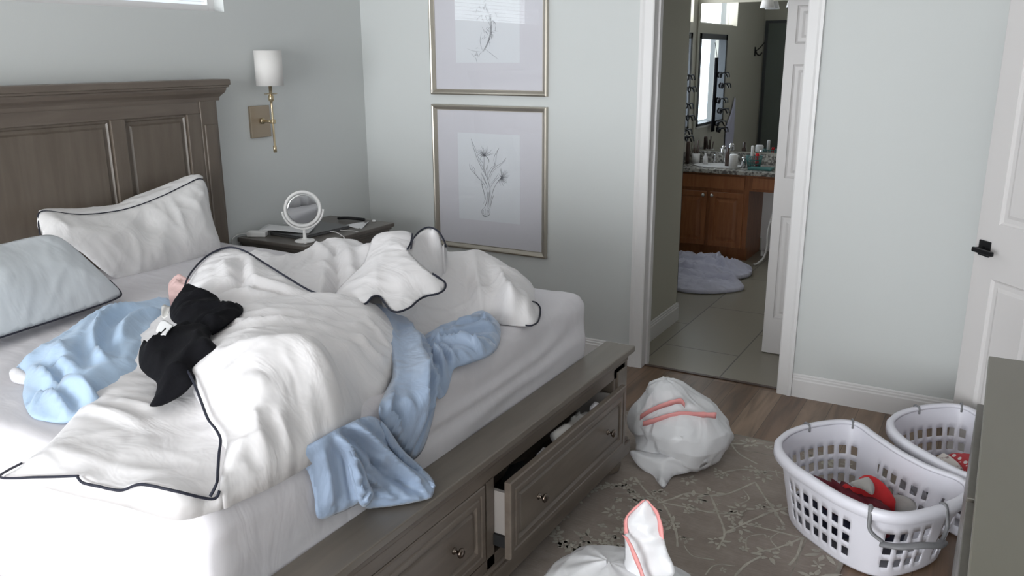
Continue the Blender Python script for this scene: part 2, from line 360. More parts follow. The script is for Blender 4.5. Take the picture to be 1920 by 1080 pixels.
def cloth(name, outline, m, parent=None, H=.03, Rr=.1, ctrl=(), sp=.013, per=5, floor=None, wr=.006, ang=0., fa=3., fb=14., seed=1, thick=.012, plane='z', pucker=0., tuck=(), reg=1e-4, folds=(), soft=True):
    """a stuffed / folded cloth: outline (3D points) filled, smooth surface through outline and ctrl points, puffed by H, folded by wr"""
    B = catmull(outline, per, True); B = np.array([tuple(b) for b in B])
    # resample evenly
    seg = np.linalg.norm(np.roll(B, -1, 0)-B, axis=1); cum = np.concatenate([[0], np.cumsum(seg)]); L = cum[-1]; n = max(int(L/sp), 12)
    t = np.linspace(0, L, n, endpoint=False); Bc = np.vstack([B, B[:1]]); B = np.stack([np.interp(t, cum, Bc[:, k]) for k in range(3)], 1)
    c0 = B.mean(0)
    if plane == 'z': e1, e2, e3 = np.array([1., 0, 0]), np.array([0, 1., 0]), np.array([0, 0, 1.])
    else:
        _, _, vt = np.linalg.svd(B-c0); e1, e2, e3 = vt
        ref = np.array(plane if plane != 'fit' else (.3, -.5, .8), float)
        if e3@ref < 0: e3 = -e3
        e2 = np.cross(e3, e1)
    def loc(P): d = P-c0; return np.stack([d@e1, d@e2, d@e3], 1)
    b = loc(B); bx = b[:, :2]
    K = b if not len(ctrl) else np.vstack([b, loc(np.array(ctrl, float))])
    def phi(r): return np.where(r > 1e-9, r*r*np.log(np.maximum(r, 1e-9)), 0)
    st = max(1, len(b)//110); idx = list(range(0, len(b), st))+list(range(len(b), len(K))); KK = K[idx]
    A = phi(np.linalg.norm(KK[:, None, :2]-KK[None, :, :2], axis=2))+reg*np.eye(len(KK))
    Pm = np.hstack([np.ones((len(KK), 1)), KK[:, :2]]); S = np.block([[A, Pm], [Pm.T, np.zeros((3, 3))]])
    w_ = np.linalg.lstsq(S, np.concatenate([KK[:, 2], np.zeros(3)]), rcond=None)[0]
    mn, mxx = bx.min(0), bx.max(0); gx = np.arange(mn[0], mxx[0], sp); gy = np.arange(mn[1], mxx[1], sp*.87)
    pts = []
    for j, yv in enumerate(gy):
        for xv in gx: pts.append((xv+(sp/2 if j % 2 else 0), yv))
    pts = np.array(pts)
    def dist(P):
        a = bx; c = np.roll(bx, -1, 0); d = c-a; out = np.full(len(P), 1e9)
        dd = (d*d).sum(1)+1e-12
        for i in range(len(a)):
            tt = np.clip(((P-a[i])@d[i])/dd[i], 0, 1); q = a[i]+tt[:, None]*d[i]; out = np.minimum(out, np.linalg.norm(P-q, axis=1))
        return out
    def inside(P):
        c = np.zeros(len(P), bool); a = bx; e = np.roll(bx, -1, 0)
        for i in range(len(a)):
            cond = ((a[i, 1] > P[:, 1]) != (e[i, 1] > P[:, 1])); xx = (e[i, 0]-a[i, 0])*(P[:, 1]-a[i, 1])/(e[i, 1]-a[i, 1]+1e-15)+a[i, 0]
            c ^= cond & (P[:, 0] < xx)
        return c
    k = inside(pts); pts = pts[k]; dd = dist(pts); pts = pts[dd > sp*.55]
    nb = len(bx)
    V, E, Fc, ov, _, _ = delaunay_2d_cdt([Vector(p) for p in np.vstack([bx, pts])], [(i, (i+1) % nb) for i in range(nb)], [], 1, 1e-6)
    V = np.array([tuple(v) for v in V]); dd = dist(V)
    z = phi(np.linalg.norm(V[:, None]-KK[None, :, :2], axis=2))@w_[:len(KK)]+w_[-3]+V@w_[-2:]
    isb = dd < 1e-5
    T = np.clip(dd/Rr, 0, 1); prof = np.sin(T*math.pi/2) if soft else np.sqrt(np.clip(1-(1-T)**2, 0, 1))
    top = np.zeros(len(V)); W3 = c0+V[:, :1]*e1+V[:, 1:2]*e2+z[:, None]*e3
    for i in range(len(V)):
        p = W3[i]; q = 0.
        if wr:
            env = min(1, dd[i]/.03)
            q = wr*(1.3*ridge((V[i, 0], V[i, 1], 0), ang, fa, fb, seed)+.7*ridge((V[i, 0], V[i, 1], 0), ang+.6, fa*1.5, fb*1.4, seed+5)-.5)*env
            q += wr*.8*noise.noise(Vector((V[i, 0]*5, V[i, 1]*5, seed*3.3)))*env
        if pucker and dd[i] < .16: q += pucker*math.sin(math.atan2(V[i, 1], V[i, 0])*38+3*noise.noise(Vector((V[i, 0]*6, V[i, 1]*6, seed))))*math.sin(math.pi*min(1, dd[i]/.16))
        top[i] = H*prof[i]+q
    for (tp, rad, dep) in tuck:
        tl = loc(np.array([tp], float))[0]; r2 = ((V-tl[:2])**2).sum(1); top -= dep*np.exp(-r2/(rad*rad))
    for (pl, hh, ww) in folds:
        PL = loc(np.array([tuple(q) for q in catmull(pl, 5)], float))[:, :2]; dm = np.full(len(V), 1e9); tt_ = np.zeros(len(V)); sg = np.zeros(len(V))
        for i in range(len(PL)-1):
            d = PL[i+1]-PL[i]; t_ = np.clip(((V-PL[i])@d)/(d@d+1e-12), 0, 1); r_ = V-(PL[i]+t_[:, None]*d); ds = np.linalg.norm(r_, axis=1); u_ = ds < dm
            dm[u_] = ds[u_]; tt_[u_] = (i+t_[u_])/(len(PL)-1); sg[u_] = np.sign(d[0]*r_[u_, 1]-d[1]*r_[u_, 0])
        fade = np.clip(np.minimum(tt_, 1-tt_)*5+.15, 0, 1)
        side = np.where(sg > 0, 1.6, .75)             # a fold is steeper on one side
        top += hh*fade*(np.exp(-(dm/ww)*side*1.3)-.35*np.exp(-((dm-ww*1.7)/(ww*.8))**2))*np.clip(dd/.012, 0, 1)
    P_top = W3+top[:, None]*e3
    me = bpy.data.meshes.new(name); verts = [tuple(p) for p in P_top]; faces = [tuple(f) for f in Fc]
    nV = len(V)
    bot = W3+(np.minimum(top, 0)-thick*prof)[:, None]*e3
    if floor is not None: bot = W3.copy(); bot[:, 2] = np.minimum(W3[:, 2]-.002, floor+0*W3[:, 2])
    # boundary order
    bi = {}
    for i in range(nV):
        if isb[i]: bi[i] = True
    verts += [tuple(p) for p in bot]; faces += [tuple(i+nV for i in f[::-1]) for f in Fc]
    from collections import Counter
    ec = {}
    for f in Fc:
        for a, c in zip(f, f[1:]+f[:1]): ec[(a, c)] = 1
    for (a, c) in list(ec):
        if (c, a) not in ec: faces.append((c, a, a+nV, c+nV))
    me.from_pydata(verts, [], faces); me.update()
    bm = bmesh.new(); bm.from_mesh(me)
    bmesh.ops.remove_doubles(bm, verts=bm.verts[:], dist=.0006)
    return link(name, bm, m, parent, True)

def piping(pts, parent, r=.0035, m=None, name='piping', lift=(0, 0, 0)):
    P = catmull([Vector(p)+Vector(lift) for p in pts], 8)
    return mtube(name, P, r, m or M['pipe'], parent, n=6)

# keep children built in world coordinates under a placed Empty
_link = link
def link(name, bm_or_me, m, parent=None, smooth=False, local=False):
    o = _link(name, bm_or_me, m, parent, smooth)
    if parent is not None and not local:
        mtx = Matrix.Identity(4); p = parent
        while p is not None:
            mtx = (Matrix.Translation(p.location) @ p.rotation_euler.to_matrix().to_4x4()) @ (mtx)
            if p.parent: mtx = p.matrix_parent_inverse @ mtx
            p = p.parent
        o.matrix_parent_inverse = mtx.inverted()
    return o
def ctag(o, label): o['label'] = label; return o

# ================================================================== SETTING
o = mbox('floor', (-.1, 4.25, -8.6, .045, -.06, 0), M['floor']); struct(o)
o = mbox('floor', (.9, 3.4, .045, 3.6, -.06, 0), M['tile']); struct(o)
o = mbox('ceiling', (-.1, 4.25, -8.6, 0, 2.75, 2.85), M['ceil']); struct(o)
o = mbox('ceiling', (.9, 3.4, .0, 3.6, 2.75, 2.85), M['ceil']); struct(o)
D0, D1, DH = 1.957, 2.727, 2.05
def walls(name, boxes, m):
    bm = bmesh.new()
    for b in boxes: box(bm, *b)
    return struct(link(name, bm, m))
walls('wall_back', [(-.12, D0-.02, 0, .12, 0, 2.75), (D1+.02, 4.25, 0, .12, 0, 2.75), (D0-.02, D1+.02, 0, .12, DH+.02, 2.75)], M['wall'])
# wall behind the headboard, with the high window and an added tall window beyond the bed
walls('wall_left', [(-.12, 0, -1.10, 0, 0, 2.75), (-.12, 0, -4.2, -1.10, 0, 1.975), (-.12, 0, -4.2, -1.10, 2.55, 2.75), (-.12, 0, -4.2, -2.75, 1.975, 2.55),
                    (-.12, 0, -5.7, -4.2, 0, .8), (-.12, 0, -5.7, -4.2, 2.15, 2.75), (-.12, 0, -8.6, -5.7, 0, 2.75)], M['wall'])
walls('wall_front', [(-.12, .15, -8.6, -8.48, 0, 2.75), (3.85, 4.25, -8.6, -8.48, 0, 2.75), (.15, 3.85, -8.6, -8.48, 2.55, 2.75)], M['wall'])
walls('wall_right', [(4.13, 4.25, -.95, 0, 0, 2.75), (4.13, 4.25, -8.48, -1.80, 0, 2.75), (4.13, 4.25, -1.80, -.95, 2.08, 2.75), (4.25, 4.30, -1.9, -.85, 0, 2.3)], M['wall'])
# bathroom
walls('wall_passage', [(.95, 1.82, .12, .97, 0, 2.75)], M['bathwall'])
walls('wall_bathroom_left', [(.95, 1.07, .97, 2.10, 0, 2.75), (.95, 1.07, 2.10, 3.54, 0, 1.09), (.95, 1.07, 3.30, 3.54, 1.09, 2.75), (.95, 1.07, 2.10, 3.30, 2.45, 2.75),
                             (.95, 1.07, 2.10, 3.30, 1.94, 2.03), (.95, 1.07, 2.10, 2.42, 1.09, 1.94)], M['bathwall'])
walls('wall_bathroom_back', [(.95, 3.37, 3.42, 3.54, 0, 2.75)], M['bathwall'])
walls('wall_bathroom_right', [(3.25, 3.37, .12, 3.42, 0, 2.75)], M['bathwall'])
# baseboards
def baseboard(name, x0, y0, x1, y1, nx, ny):
    """profile extruded from (x0,y0) to (x1,y1); (nx,ny) points into the room"""
    bm = bmesh.new(); prof = [(0, 0), (.015, 0), (.015, .093), (.011, .099), (.011, .108), (.007, .113), (.007, .120), (.003, .126), (0, .126)]
    a = [bm.verts.new((x0+nx*d, y0+ny*d, h)) for d, h in prof]; b = [bm.verts.new((x1+nx*d, y1+ny*d, h)) for d, h in prof]
    n = len(prof)
    for i in range(n): bm.faces.new((a[i], a[(i+1) % n], b[(i+1) % n], b[i]))
    bm.faces.new(a[::-1]); bm.faces.new(b)
    return struct(link(name, bm, M['trim']))
CW = .0765
baseboard('baseboard_back', .0, 0, D0-CW-.001, 0, 0, -1)
baseboard('baseboard_back', D1+CW+.001, 0, 4.13, 0, 0, -1)
baseboard('baseboard_left', 0, -8.48, 0, -.016, 1, 0)
baseboard('baseboard_right', 4.13, -.016, 4.13, -.88, -1, 0)
baseboard('baseboard_passage', 1.82, .125, 1.82, .97, 1, 0)
baseboard('baseboard_passage', 1.07, .97, 1.835, .97, 0, 1)
# door casing with jambs
def casing():
    bm = bmesh.new()
    pr = [(0, 0), (0, .010), (.006, .014), (.05, .017), (.062, .022), (CW, .022), (CW, 0)]
    for side, x in ((-1, D0), (1, D1)):
        a = [bm.verts.new((x+side*d, -h, 0)) for d, h in pr]; b = [bm.verts.new((x+side*d, -h, DH+CW)) for d, h in pr]
        n = len(pr)
        for i in range(n): bm.faces.new((a[i], a[(i+1) % n], b[(i+1) % n], b[i]))
        bm.faces.new(a); bm.faces.new(b)
    box(bm, D0, D1, -.020, 0, DH, DH+CW)
    return bm
struct(link('trim_1', casing(), M['trim']))
bm = bmesh.new(); box(bm, D0-.02, D0, 0, .12, 0, DH+.02); box(bm, D1, D1+.02, 0, .12, 0, DH+.02); box(bm, D0, D1, 0, .12, DH, DH+.02)
box(bm, D0, D0+.011, .05, .085, 0, DH); box(bm, D1-.011, D1, .05, .085, 0, DH)
struct(link('trim_2', bm, M['trim']))
bm = bmesh.new(); box(bm, D0, D1, .035, .062, 0, .006, bev=.002); struct(link('trim_3', bm, M['brown']))

# high window above the bed (recess, sash, blind slats)
W1 = struct(mbox('window_1', (-.118, -.002, -2.749, -1.101, 1.968, 1.976), M['trim']))
bm = bmesh.new(); y0, y1, z0, z1 = -2.75, -1.10, 1.975, 2.55
for b in ((-.112, -.07, y0+.041, y1-.046, z1-.04, z1), (-.112, -.07, y0, y0+.04, z0, z1), (-.112, -.07, y1-.045, y1, z0, z1), (-.112, -.07, y0+.041, y1-.046, z0+.001, z0+.035)): box(bm, *b)
link('window_frame', bm, M['trim'], W1)
mbox('pane', (-.097, -.093, y0+.04, y1-.045, z0+.035, z1-.04), M['pane'], W1)
bm = bmesh.new()
for k in range(18):
    z = z0+.05+k*.028
    box(bm, -.089, -.072, y0+.05, y1-.06, z, z+.0015)
link('blind', bm, M['trim'], W1)
# unseen tall window beyond the bed, added to bring light from the left
W2 = struct(mbox('added_window_2', (-.11, .03, -5.74, -4.16, .775, .80), M['trim']))
bm = bmesh.new()
for b in ((-.09, -.05, -5.7, -4.2, .80, .85), (-.09, -.05, -5.7, -4.2, 2.10, 2.15), (-.09, -.05, -5.7, -5.65, .8, 2.15), (-.09, -.05, -4.25, -4.2, .8, 2.15), (-.09, -.05, -5.7, -4.2, 1.45, 1.49)): box(bm, *b)
link('window_frame', bm, M['trim'], W2); mbox('pane', (-.072, -.068, -5.65, -4.25, .85, 2.10), M['pane'], W2)
# unseen glazed door behind the camera, added and widened to light the room
W3 = struct(mbox('added_window_3', (.15, 3.85, -8.58, -8.50, 0, .03), M['trim']))
bm = bmesh.new()
for b in ((.15, .22, -8.57, -8.52, .03, 2.55), (3.78, 3.85, -8.57, -8.52, .03, 2.55), (1.96, 2.04, -8.57, -8.52, .03, 2.55), (.15, 3.85, -8.57, -8.52, 2.48, 2.55)): box(bm, *b)
link('window_frame', bm, M['trim'], W3); mbox('pane', (.22, 3.78, -8.547, -8.543, .03, 2.48), M['pane'], W3)
# bathroom window, lower sash and clerestory
W4 = struct(mbox('window_4', (1.0, 1.085, 2.42, 3.30, 1.075, 1.09), M['cup']))
bm = bmesh.new()
for b in ((1.0, 1.075, 2.42, 3.30, 1.89, 1.94), (1.0, 1.075, 2.42, 2.47, 1.09, 1.94), (1.0, 1.075, 3.25, 3.30, 1.09, 1.94), (1.0, 1.075, 2.42, 3.30, 1.09, 1.115)): box(bm, *b)
link('window_frame', bm, M['darkframe'], W4); mbox('pane', (1.015, 1.02, 2.47, 3.25, 1.115, 1.89), M['pane'], W4)
W5 = struct(mbox('window_5', (.96, 1.02, 2.10, 3.30, 2.03, 2.045), M['trim']))
mbox('pane', (.975, .98, 2.10, 3.30, 2.045, 2.45), M['pane'], W5)
# grey panel door in the side wall that the vanity mirror shows
D3 = struct(mbox('door_3', (1.12, 1.78, .973, .985, .01, 2.09), M['greendoor']))
bm = bmesh.new(); box(bm, 1.085, 1.12, .972, .995, 0, 2.12); box(bm, 1.78, 1.815, .972, .995, 0, 2.12); box(bm, 1.12, 1.78, .972, .995, 2.09, 2.12)
link('door_frame', bm, M['darkframe'], D3)

# six-panel leaves; local x runs along the leaf, the panelled face looks to -y
def leaf_bm(wd, ht, th, panels):
    bm = bmesh.new()
    xs = sorted({0, wd} | {p[0] for p in panels} | {p[1] for p in panels}); zs = sorted({0, ht} | {p[2] for p in panels} | {p[3] for p in panels})
    for face, sg in ((0, 1), (th, -1)):
        g = {(i, j): bm.verts.new((x, face, z)) for i, x in enumerate(xs) for j, z in enumerate(zs)}
        for i in range(len(xs)-1):
            for j in range(len(zs)-1):
                cx, cz = (xs[i]+xs[i+1])/2, (zs[j]+zs[j+1])/2
                pan = any(p[0] < cx < p[1] and p[2] < cz < p[3] for p in panels)
                q = [g[i, j], g[i+1, j], g[i+1, j+1], g[i, j+1]]
                if not pan: bm.faces.new(q)
                else:
                    prev = q
                    for ins, dep in ((.004, .006), (.012, .010), (.03, .010), (.045, .003)):
                        nv = [bm.verts.new((x, face+sg*dep, z)) for x, z in ((xs[i]+ins, zs[j]+ins), (xs[i+1]-ins, zs[j]+ins), (xs[i+1]-ins, zs[j+1]-ins), (xs[i]+ins, zs[j+1]-ins))]
                        for k in range(4): bm.faces.new((prev[k], prev[(k+1) % 4], nv[(k+1) % 4], nv[k]))
                        prev = nv
                    bm.faces.new(prev)
    box(bm, 0, wd, .0005, th-.0005, 0, .0005); box(bm, 0, wd, .0005, th-.0005, ht-.0005, ht)
    box(bm, 0, .0006, .0, th, 0, ht); box(bm, wd-.0006, wd, .0, th, 0, ht)
    return bm
def panels(wd):
    s = .052; m = .09; c = wd/2
    out = []
    for a, b in ((s, c-m/2), (c+m/2, wd-s)):
        for z0, z1 in ((.22, .84), (1.06, 1.69), (1.80, 2.0)): out.append((a, b, z0, z1))
    return out
d1 = link('door_1', leaf_bm(.74, 2.06, .035, panels(.74)), M['doorw']); d1.location = (2.495, .60, .006); struct(d1)
d2 = link('door_2', leaf_bm(.81, 2.06, .035, [(.115, .36, .22, .83), (.45, .695, .22, .83), (.115, .36, 1.06, 1.93), (.45, .695, 1.06, 1.93)]), M['doorw']); d2.location = (3.565, -.315, .008); d2.rotation_euler = (0, 0, math.atan2(-.758, .652)); struct(d2)
bm = bmesh.new()
for y0, y1, s in ((-.008, 0, -1), (.035, .043, 1)):
    box(bm, .025, .091, y0, y1, .915, .981, bev=.003)
    cyl0 = .043 if s > 0 else -.008
    tube(bm, [(.058, cyl0, .947), (.058, cyl0+s*.045, .947)], .010, n=12)
    box(bm, .048, .165, min(cyl0+s*.038, cyl0+s*.052), max(cyl0+s*.038, cyl0+s*.052), .937, .957, bev=.004)
h = _link('door_handle', bm, M['black_metal'], d2)
bm = bmesh.new(); box(bm, -.002, .0, .006, .029, .90, .99)
_link('latch_plate', bm, M['black_metal'], d2)

# ================================================================== BED
bed = thing('bed', 'taupe wooden storage bed with panelled headboard and drawer footboard', 'bed', (1.2, -2.33, 0))
YC, HW = -2.33, 1.10
hb = link('headboard', (lambda bm: (box(bm, .045, .075, YC-1.03, YC+1.03, .3, 1.56), bm)[1])(bmesh.new()), M['bedwood'], bed)
# crown: profile swept around front and both ends
def crown():
    prof = [(.0, 1.535), (.012, 1.535), (.014, 1.552), (.022, 1.563), (.034, 1.575), (.040, 1.590), (.040, 1.598), (.050, 1.602), (.050, 1.610), (.056, 1.613), (.056, 1.6375), (.053, 1.641), (.0, 1.641)]
    bm = bmesh.new(); rings = []
    for (cx, cy, dx, dy) in ((.02, YC+1.045, 0, 1), (.085, YC+1.045, 1, 1), (.085, YC-1.045, 1, -1), (.02, YC-1.045, 0, -1)):
        rings.append([bm.verts.new((cx+dx*d, cy+dy*d, z)) for d, z in prof])
    for a, b in zip(rings, rings[1:]):
        for i in range(len(prof)-1): bm.faces.new((a[i], a[i+1], b[i+1], b[i]))
    bm.faces.new([r[-1] for r in rings]); bm.faces.new([r[0] for r in rings])
    bm.faces.new(rings[0]); bm.faces.new(rings[-1])
    return bm
link('crown_moulding', crown(), M['bedwood'], hb)
bm = bmesh.new(); box(bm, .07, .093, YC-.93, YC+.93, 1.475, 1.54, bev=.003); box(bm, .07, .096, YC-.93, YC+.93, .70, .80, bev=.003); link('rail', bm, M['bedwood'], hb)
for s in (1, -1):
    b = (YC+s*.425, YC+s*.498)
    bm = bmesh.new(); box(bm, .07, .096, min(b), max(b), .3, 1.476, bev=.003); link('stile', bm, M['bedwoodz'], hb)
    b = (YC+s*.85, YC+s*.93)
    bm = bmesh.new(); box(bm, .07, .096, min(b), max(b), .3, 1.476, bev=.003); link('stile', bm, M['bedwoodz'], hb)
def raised(y0, y1, z0, z1, x):
    bm = bmesh.new(); prev = None
    for ins, d in ((0, .010), (.010, .012), (.016, .004), (.030, .004), (.038, .012), (.05, .012)):
        nv = [bm.verts.new((x+d, y, z)) for y, z in ((y0+ins, z0+ins), (y1-ins, z0+ins), (y1-ins, z1-ins), (y0+ins, z1-ins))]
        if prev:
            for k in range(4): bm.faces.new((prev[k], prev[(k+1) % 4], nv[(k+1) % 4], nv[k]))
        prev = nv
    bm.faces.new(prev)
    return bm
for a, b in ((YC-.425, YC+.425), (YC+.498, YC+.85), (YC-.85, YC-.498)): link('panel', raised(a, b, .80, 1.475, .073), M['bedwoodz'], hb)
for s in (1, -1):
    b = sorted((YC+s*.93, YC+s*1.035))
    bm = bmesh.new(); box(bm, .03, .10, b[0], b[1], 0, 1.536, bev=.004)
    c = sorted((YC+s*.945, YC+s*1.02)); box(bm, .095, .108, c[0], c[1], .75, 1.42, bev=.006)
    link('post', bm, M['bedwoodz'], bed)
# footboard chest
fb = link('footboard', (lambda bm: (box(bm, 2.246, 2.379, YC-1.13, YC+1.13, .545, .571, bev=.004), bm)[1])(bmesh.new()), M['foottop'], bed)
bm = bmesh.new()
box(bm, 2.335, 2.362, YC-1.06, YC+1.06, .477, .545)               # top rail
box(bm, 2.340, 2.366, YC-1.09, YC+1.09, .518, .546, bev=.005)
box(bm, 2.335, 2.362, YC-.045, YC+.0, .17, .48)
box(bm, 2.335, 2.362, YC-1.06, YC+1.06, .165, .207)
box(bm, 1.98, 2.0, YC-1.05, YC+1.05, .17, .545)
link('carcass', bm, M['bedwood'], fb)
for s in (1, -1):
    c = sorted((YC+s*.945, YC+s*1.09)); bm = bmesh.new(); box(bm, 2.285, 2.362, c[0], c[1], .16, .546, bev=.004)
    d = sorted((YC+s*.975, YC+s*1.065)); box(bm, 2.36, 2.369, d[0], d[1], .20, .50, bev=.004)
    link('post', bm, M['bedwoodz'], bed)
    c = sorted((YC+s*1.03, YC+s*1.06)); bm = bmesh.new(); box(bm, .10, 2.29, c[0], c[1], .14, .32, bev=.003); link('side_rail', bm, M['bedwood'], bed)
    for x in (2.30, .10):
        bm = bmesh.new(); lathe(bm, [(.0, .001), (.032, .001), (.052, .018), (.060, .042), (.056, .064), (.044, .078), (.040, .092), (0, .092)], (x, YC+s*1.07-s*.02, 0), 28)
        link('bun_foot', bm, M['bedwoodz'], bed, True)
bm = bmesh.new(); box(bm, 2.27, 2.378, YC-1.115, YC+1.115, .09, .150, bev=.004); box(bm, 2.275, 2.371, YC-1.105, YC+1.105, .148, .166, bev=.006)
link('plinth', bm, M['bedwood'], fb)
mbox('slat_deck', (.10, 2.24, YC-1.0, YC+1.0, .285, .325), M['bedwood'], bed)
def drawer(y0, y1, z0, z1, xf, parent):
    """panelled front whose face stands at x = xf"""
    bm = bmesh.new(); prev = None
    q0 = [bm.verts.new((xf-.022, y, z)) for y, z in ((y0, z0), (y1, z0), (y1, z1), (y0, z1))]; bm.faces.new(q0[::-1]); prev = q0
    for ins, d in ((0, -.004), (.004, 0), (.022, 0), (.025, -.004), (.033, -.004), (.036, 0), (.050, 0), (.056, -.010), (.066, -.010), (.072, -.003), (.08, -.003)):
        nv = [bm.verts.new((xf+d, y, z)) for y, z in ((y0+ins, z0+ins), (y1-ins, z0+ins), (y1-ins, z1-ins), (y0+ins, z1-ins))]
        for k in range(4): bm.faces.new((prev[k], prev[(k+1) % 4], nv[(k+1) % 4], nv[k]))
        prev = nv
    bm.faces.new(prev)
    d = link('drawer', bm, M['bedwood'], parent)
    bm = bmesh.new(); dx = xf-.022
    box(bm, dx-.30, dx, y0+.012, y0+.026, z0+.03, z1-.045); box(bm, dx-.30, dx, y1-.026, y1-.012, z0+.03, z1-.045)
    box(bm, dx-.30, dx-.286, y0+.026, y1-.026, z0+.03, z1-.045); box(bm, dx-.286, dx, y0+.026, y1-.026, z0+.03, z0+.042)
    link('drawer_box', bm, M['drawerbox'], d)
    bm = bmesh.new(); box(bm, dx-.30, dx-.002, y0+.002, y0+.012, z0+.035, z0+.075); link('drawer_slide', bm, M['dark'], d)
    for yk in (y0+.19, y1-.175):
        bm = bmesh.new(); lathe(bm, [(.0, .0), (.011, .0), (.011, .003), (.005, .006), (.005, .016), (.014, .021), (.016, .026), (.012, .031), (0, .033)], (xf-.003, yk, (z0+z1)/2), 20, 'x')
        link('knob', bm, M['bronze'], d, True)
    return d
drawer(-2.338, -1.404, .205, .474, 2.428, bed)
drawer(-3.32, -2.385, .212, .474, 2.366, bed)

# things in the open drawer
def blob(name, m, c, s, amp=.25, seed=0, label=None, cat=None, group=None, sub=3, parent=None, rz=0):
    bm = bmesh.new(); bmesh.ops.create_icosphere(bm, subdivisions=sub, radius=1)
    for v in bm.verts:
        q = v.co*1.7+Vector((seed*5.1, seed, 0)); k = 1+amp*(noise.noise(q)+.6*(1-abs(noise.noise(q*2.1))*2.5)-.35)
        v.co = Vector((v.co.x*s[0]*k, v.co.y*s[1]*k, v.co.z*s[2]*k))
        v.co.rotate(Matrix.Rotation(rz, 3, 'Z')); v.co += Vector(c)
    o = link(name, bm, m, parent, True)
    if label: tag(o, label, cat, group)
    return o
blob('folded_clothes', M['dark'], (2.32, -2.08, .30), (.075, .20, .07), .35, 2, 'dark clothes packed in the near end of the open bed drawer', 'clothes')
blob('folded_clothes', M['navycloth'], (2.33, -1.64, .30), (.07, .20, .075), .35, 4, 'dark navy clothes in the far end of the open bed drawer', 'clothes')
bm = bmesh.new(); tube(bm, [(2.355, -1.90, .432), (2.375, -1.835, .433), (2.382, -1.80, .428)], .026, n=12, taper=lambda t: .8+.4*math.sin(math.pi*t))
tag(link('rolled_sock', bm, M['greycloth'], None, True), 'pale rolled sock, nearest and brightest item in the open drawer', 'sock')
blob('rolled_sock', M['whitecloth'], (2.36, -1.985, .405), (.025, .04, .02), .3, 3, 'small white sock tip lying in front of the pale rolled sock', 'sock', sub=2)
blob('folded_cloth', M['greycloth'], (2.35, -1.70, .415), (.03, .07, .025), .4, 6, 'grey folded cloth behind the pale rolled sock in the drawer', 'cloth')
blob('rolled_sock', M['whitecloth'], (2.375, -1.585, .425), (.022, .03, .03), .35, 8, 'white balled sock at the far end of the open drawer', 'sock', sub=2)

# ------------------------------------------------------------------ mattress
def mattress():
    bm = bmesh.new(); x0, x1, y0, y1, z0, z1 = .112, 2.232, -3.31, -1.375, .33, .826
    n = 60; ny = 56; nz = 14; rr = .05
    # rounded box by projecting a subdivided box
    def shape(p):
        x, y, z = p; cx = min(max(x, x0+rr), x1-rr); cy = min(max(y, y0+rr), y1-rr); cz = min(max(z, z0+rr), z1-rr)
        d = Vector((x-cx, y-cy, z-cz))
        if d.length > 1e-6: d = d.normalized()*rr
        q = Vector((cx, cy, cz))+d
        t = (z-z0)/(z1-z0)
        # stretched fitted sheet: long slack folds on the sides
        if x > x1-.02: q.x += .012*math.sin(math.pi*t)+.0045*math.sin(t*26+noise.noise(Vector((y*1.6, t*3, 0)))*7)*(1-abs(2*t-1)**3)+.008*noise.noise(Vector((y*3, t*3, 5)))
        if y < y0+.02: q.y -= .012*math.sin(math.pi*t)+.004*math.sin(t*22+noise.noise(Vector((x*1.6, t*3, 9)))*7)
        if z > z1-.01: q.z += .0045*noise.noise(Vector((x*4, y*4, 1)))+.0035*ridge((x, y, 0), 2.2, 1.2, 7, 3)
        return q
    def facegrid(f, a, b):
        g = [[bm.verts.new(shape(f(i/a, j/b))) for j in range(b+1)] for i in range(a+1)]
        for i in range(a):
            for j in range(b): bm.faces.new((g[i][j], g[i+1][j], g[i+1][j+1], g[i][j+1]))
    L = lambda a, b, t: a+(b-a)*t
    facegrid(lambda u, v: (L(x0, x1, u), L(y0, y1, v), z1), 120, 110); facegrid(lambda u, v: (L(x0, x1, u), L(y0, y1, v), z0), 20, 20)
    facegrid(lambda u, v: (x1, L(y0, y1, u), L(z0, z1, v)), 110, 40); facegrid(lambda u, v: (x0, L(y0, y1, u), L(z0, z1, v)), 20, 10)
    facegrid(lambda u, v: (L(x0, x1, u), y0, L(z0, z1, v)), 120, 40); facegrid(lambda u, v: (L(x0, x1, u), y1, L(z0, z1, v)), 120, 20)
    bmesh.ops.remove_doubles(bm, verts=bm.verts[:], dist=.0004)
    return bm
tag(link('mattress', mattress(), M['sheet'], None, True), 'thick king mattress in a white fitted sheet on the taupe bed', 'mattress')

# ------------------------------------------------------------------ pillows
pf = [(0.240,-2.367,1.145), (0.250,-2.214,1.107), (0.250,-2.050,1.095), (0.250,-1.921,1.104), (0.250,-1.779,1.131), (0.240,-1.661,1.157), (0.240,-1.557,1.177), (0.240,-1.524,1.129), (0.260,-1.538,1.045), (0.300,-1.555,0.953), (0.330,-1.554,0.854), (0.350,-1.608,0.829), (0.360,-1.759,0.814), (0.370,-1.946,0.810), (0.370,-2.150,0.825), (0.370,-2.230,0.885), (0.350,-2.301,0.974), (0.330,-2.374,1.024), (0.310,-2.414,1.051), (0.270,-2.416,1.092)]
p1 = cloth('pillow', pf, M['pillow'], None, H=.055, Rr=.13, plane=(1, -.2, .4), wr=.007, ang=1.5, fa=2.5, fb=8, seed=4, thick=.085, tuck=[((0.270,-1.951,0.998), .05, .03)])
tag(p1, 'white pillow with dark double piping leaning on the headboard', 'pillow')
piping([(0.300,-2.428,1.064), (0.260,-2.403,1.110), (0.240,-2.367,1.145), (0.250,-2.214,1.107), (0.250,-2.050,1.095), (0.250,-1.921,1.104), (0.250,-1.779,1.131), (0.240,-1.661,1.157), (0.240,-1.557,1.177), (0.240,-1.520,1.107)], p1, .003)
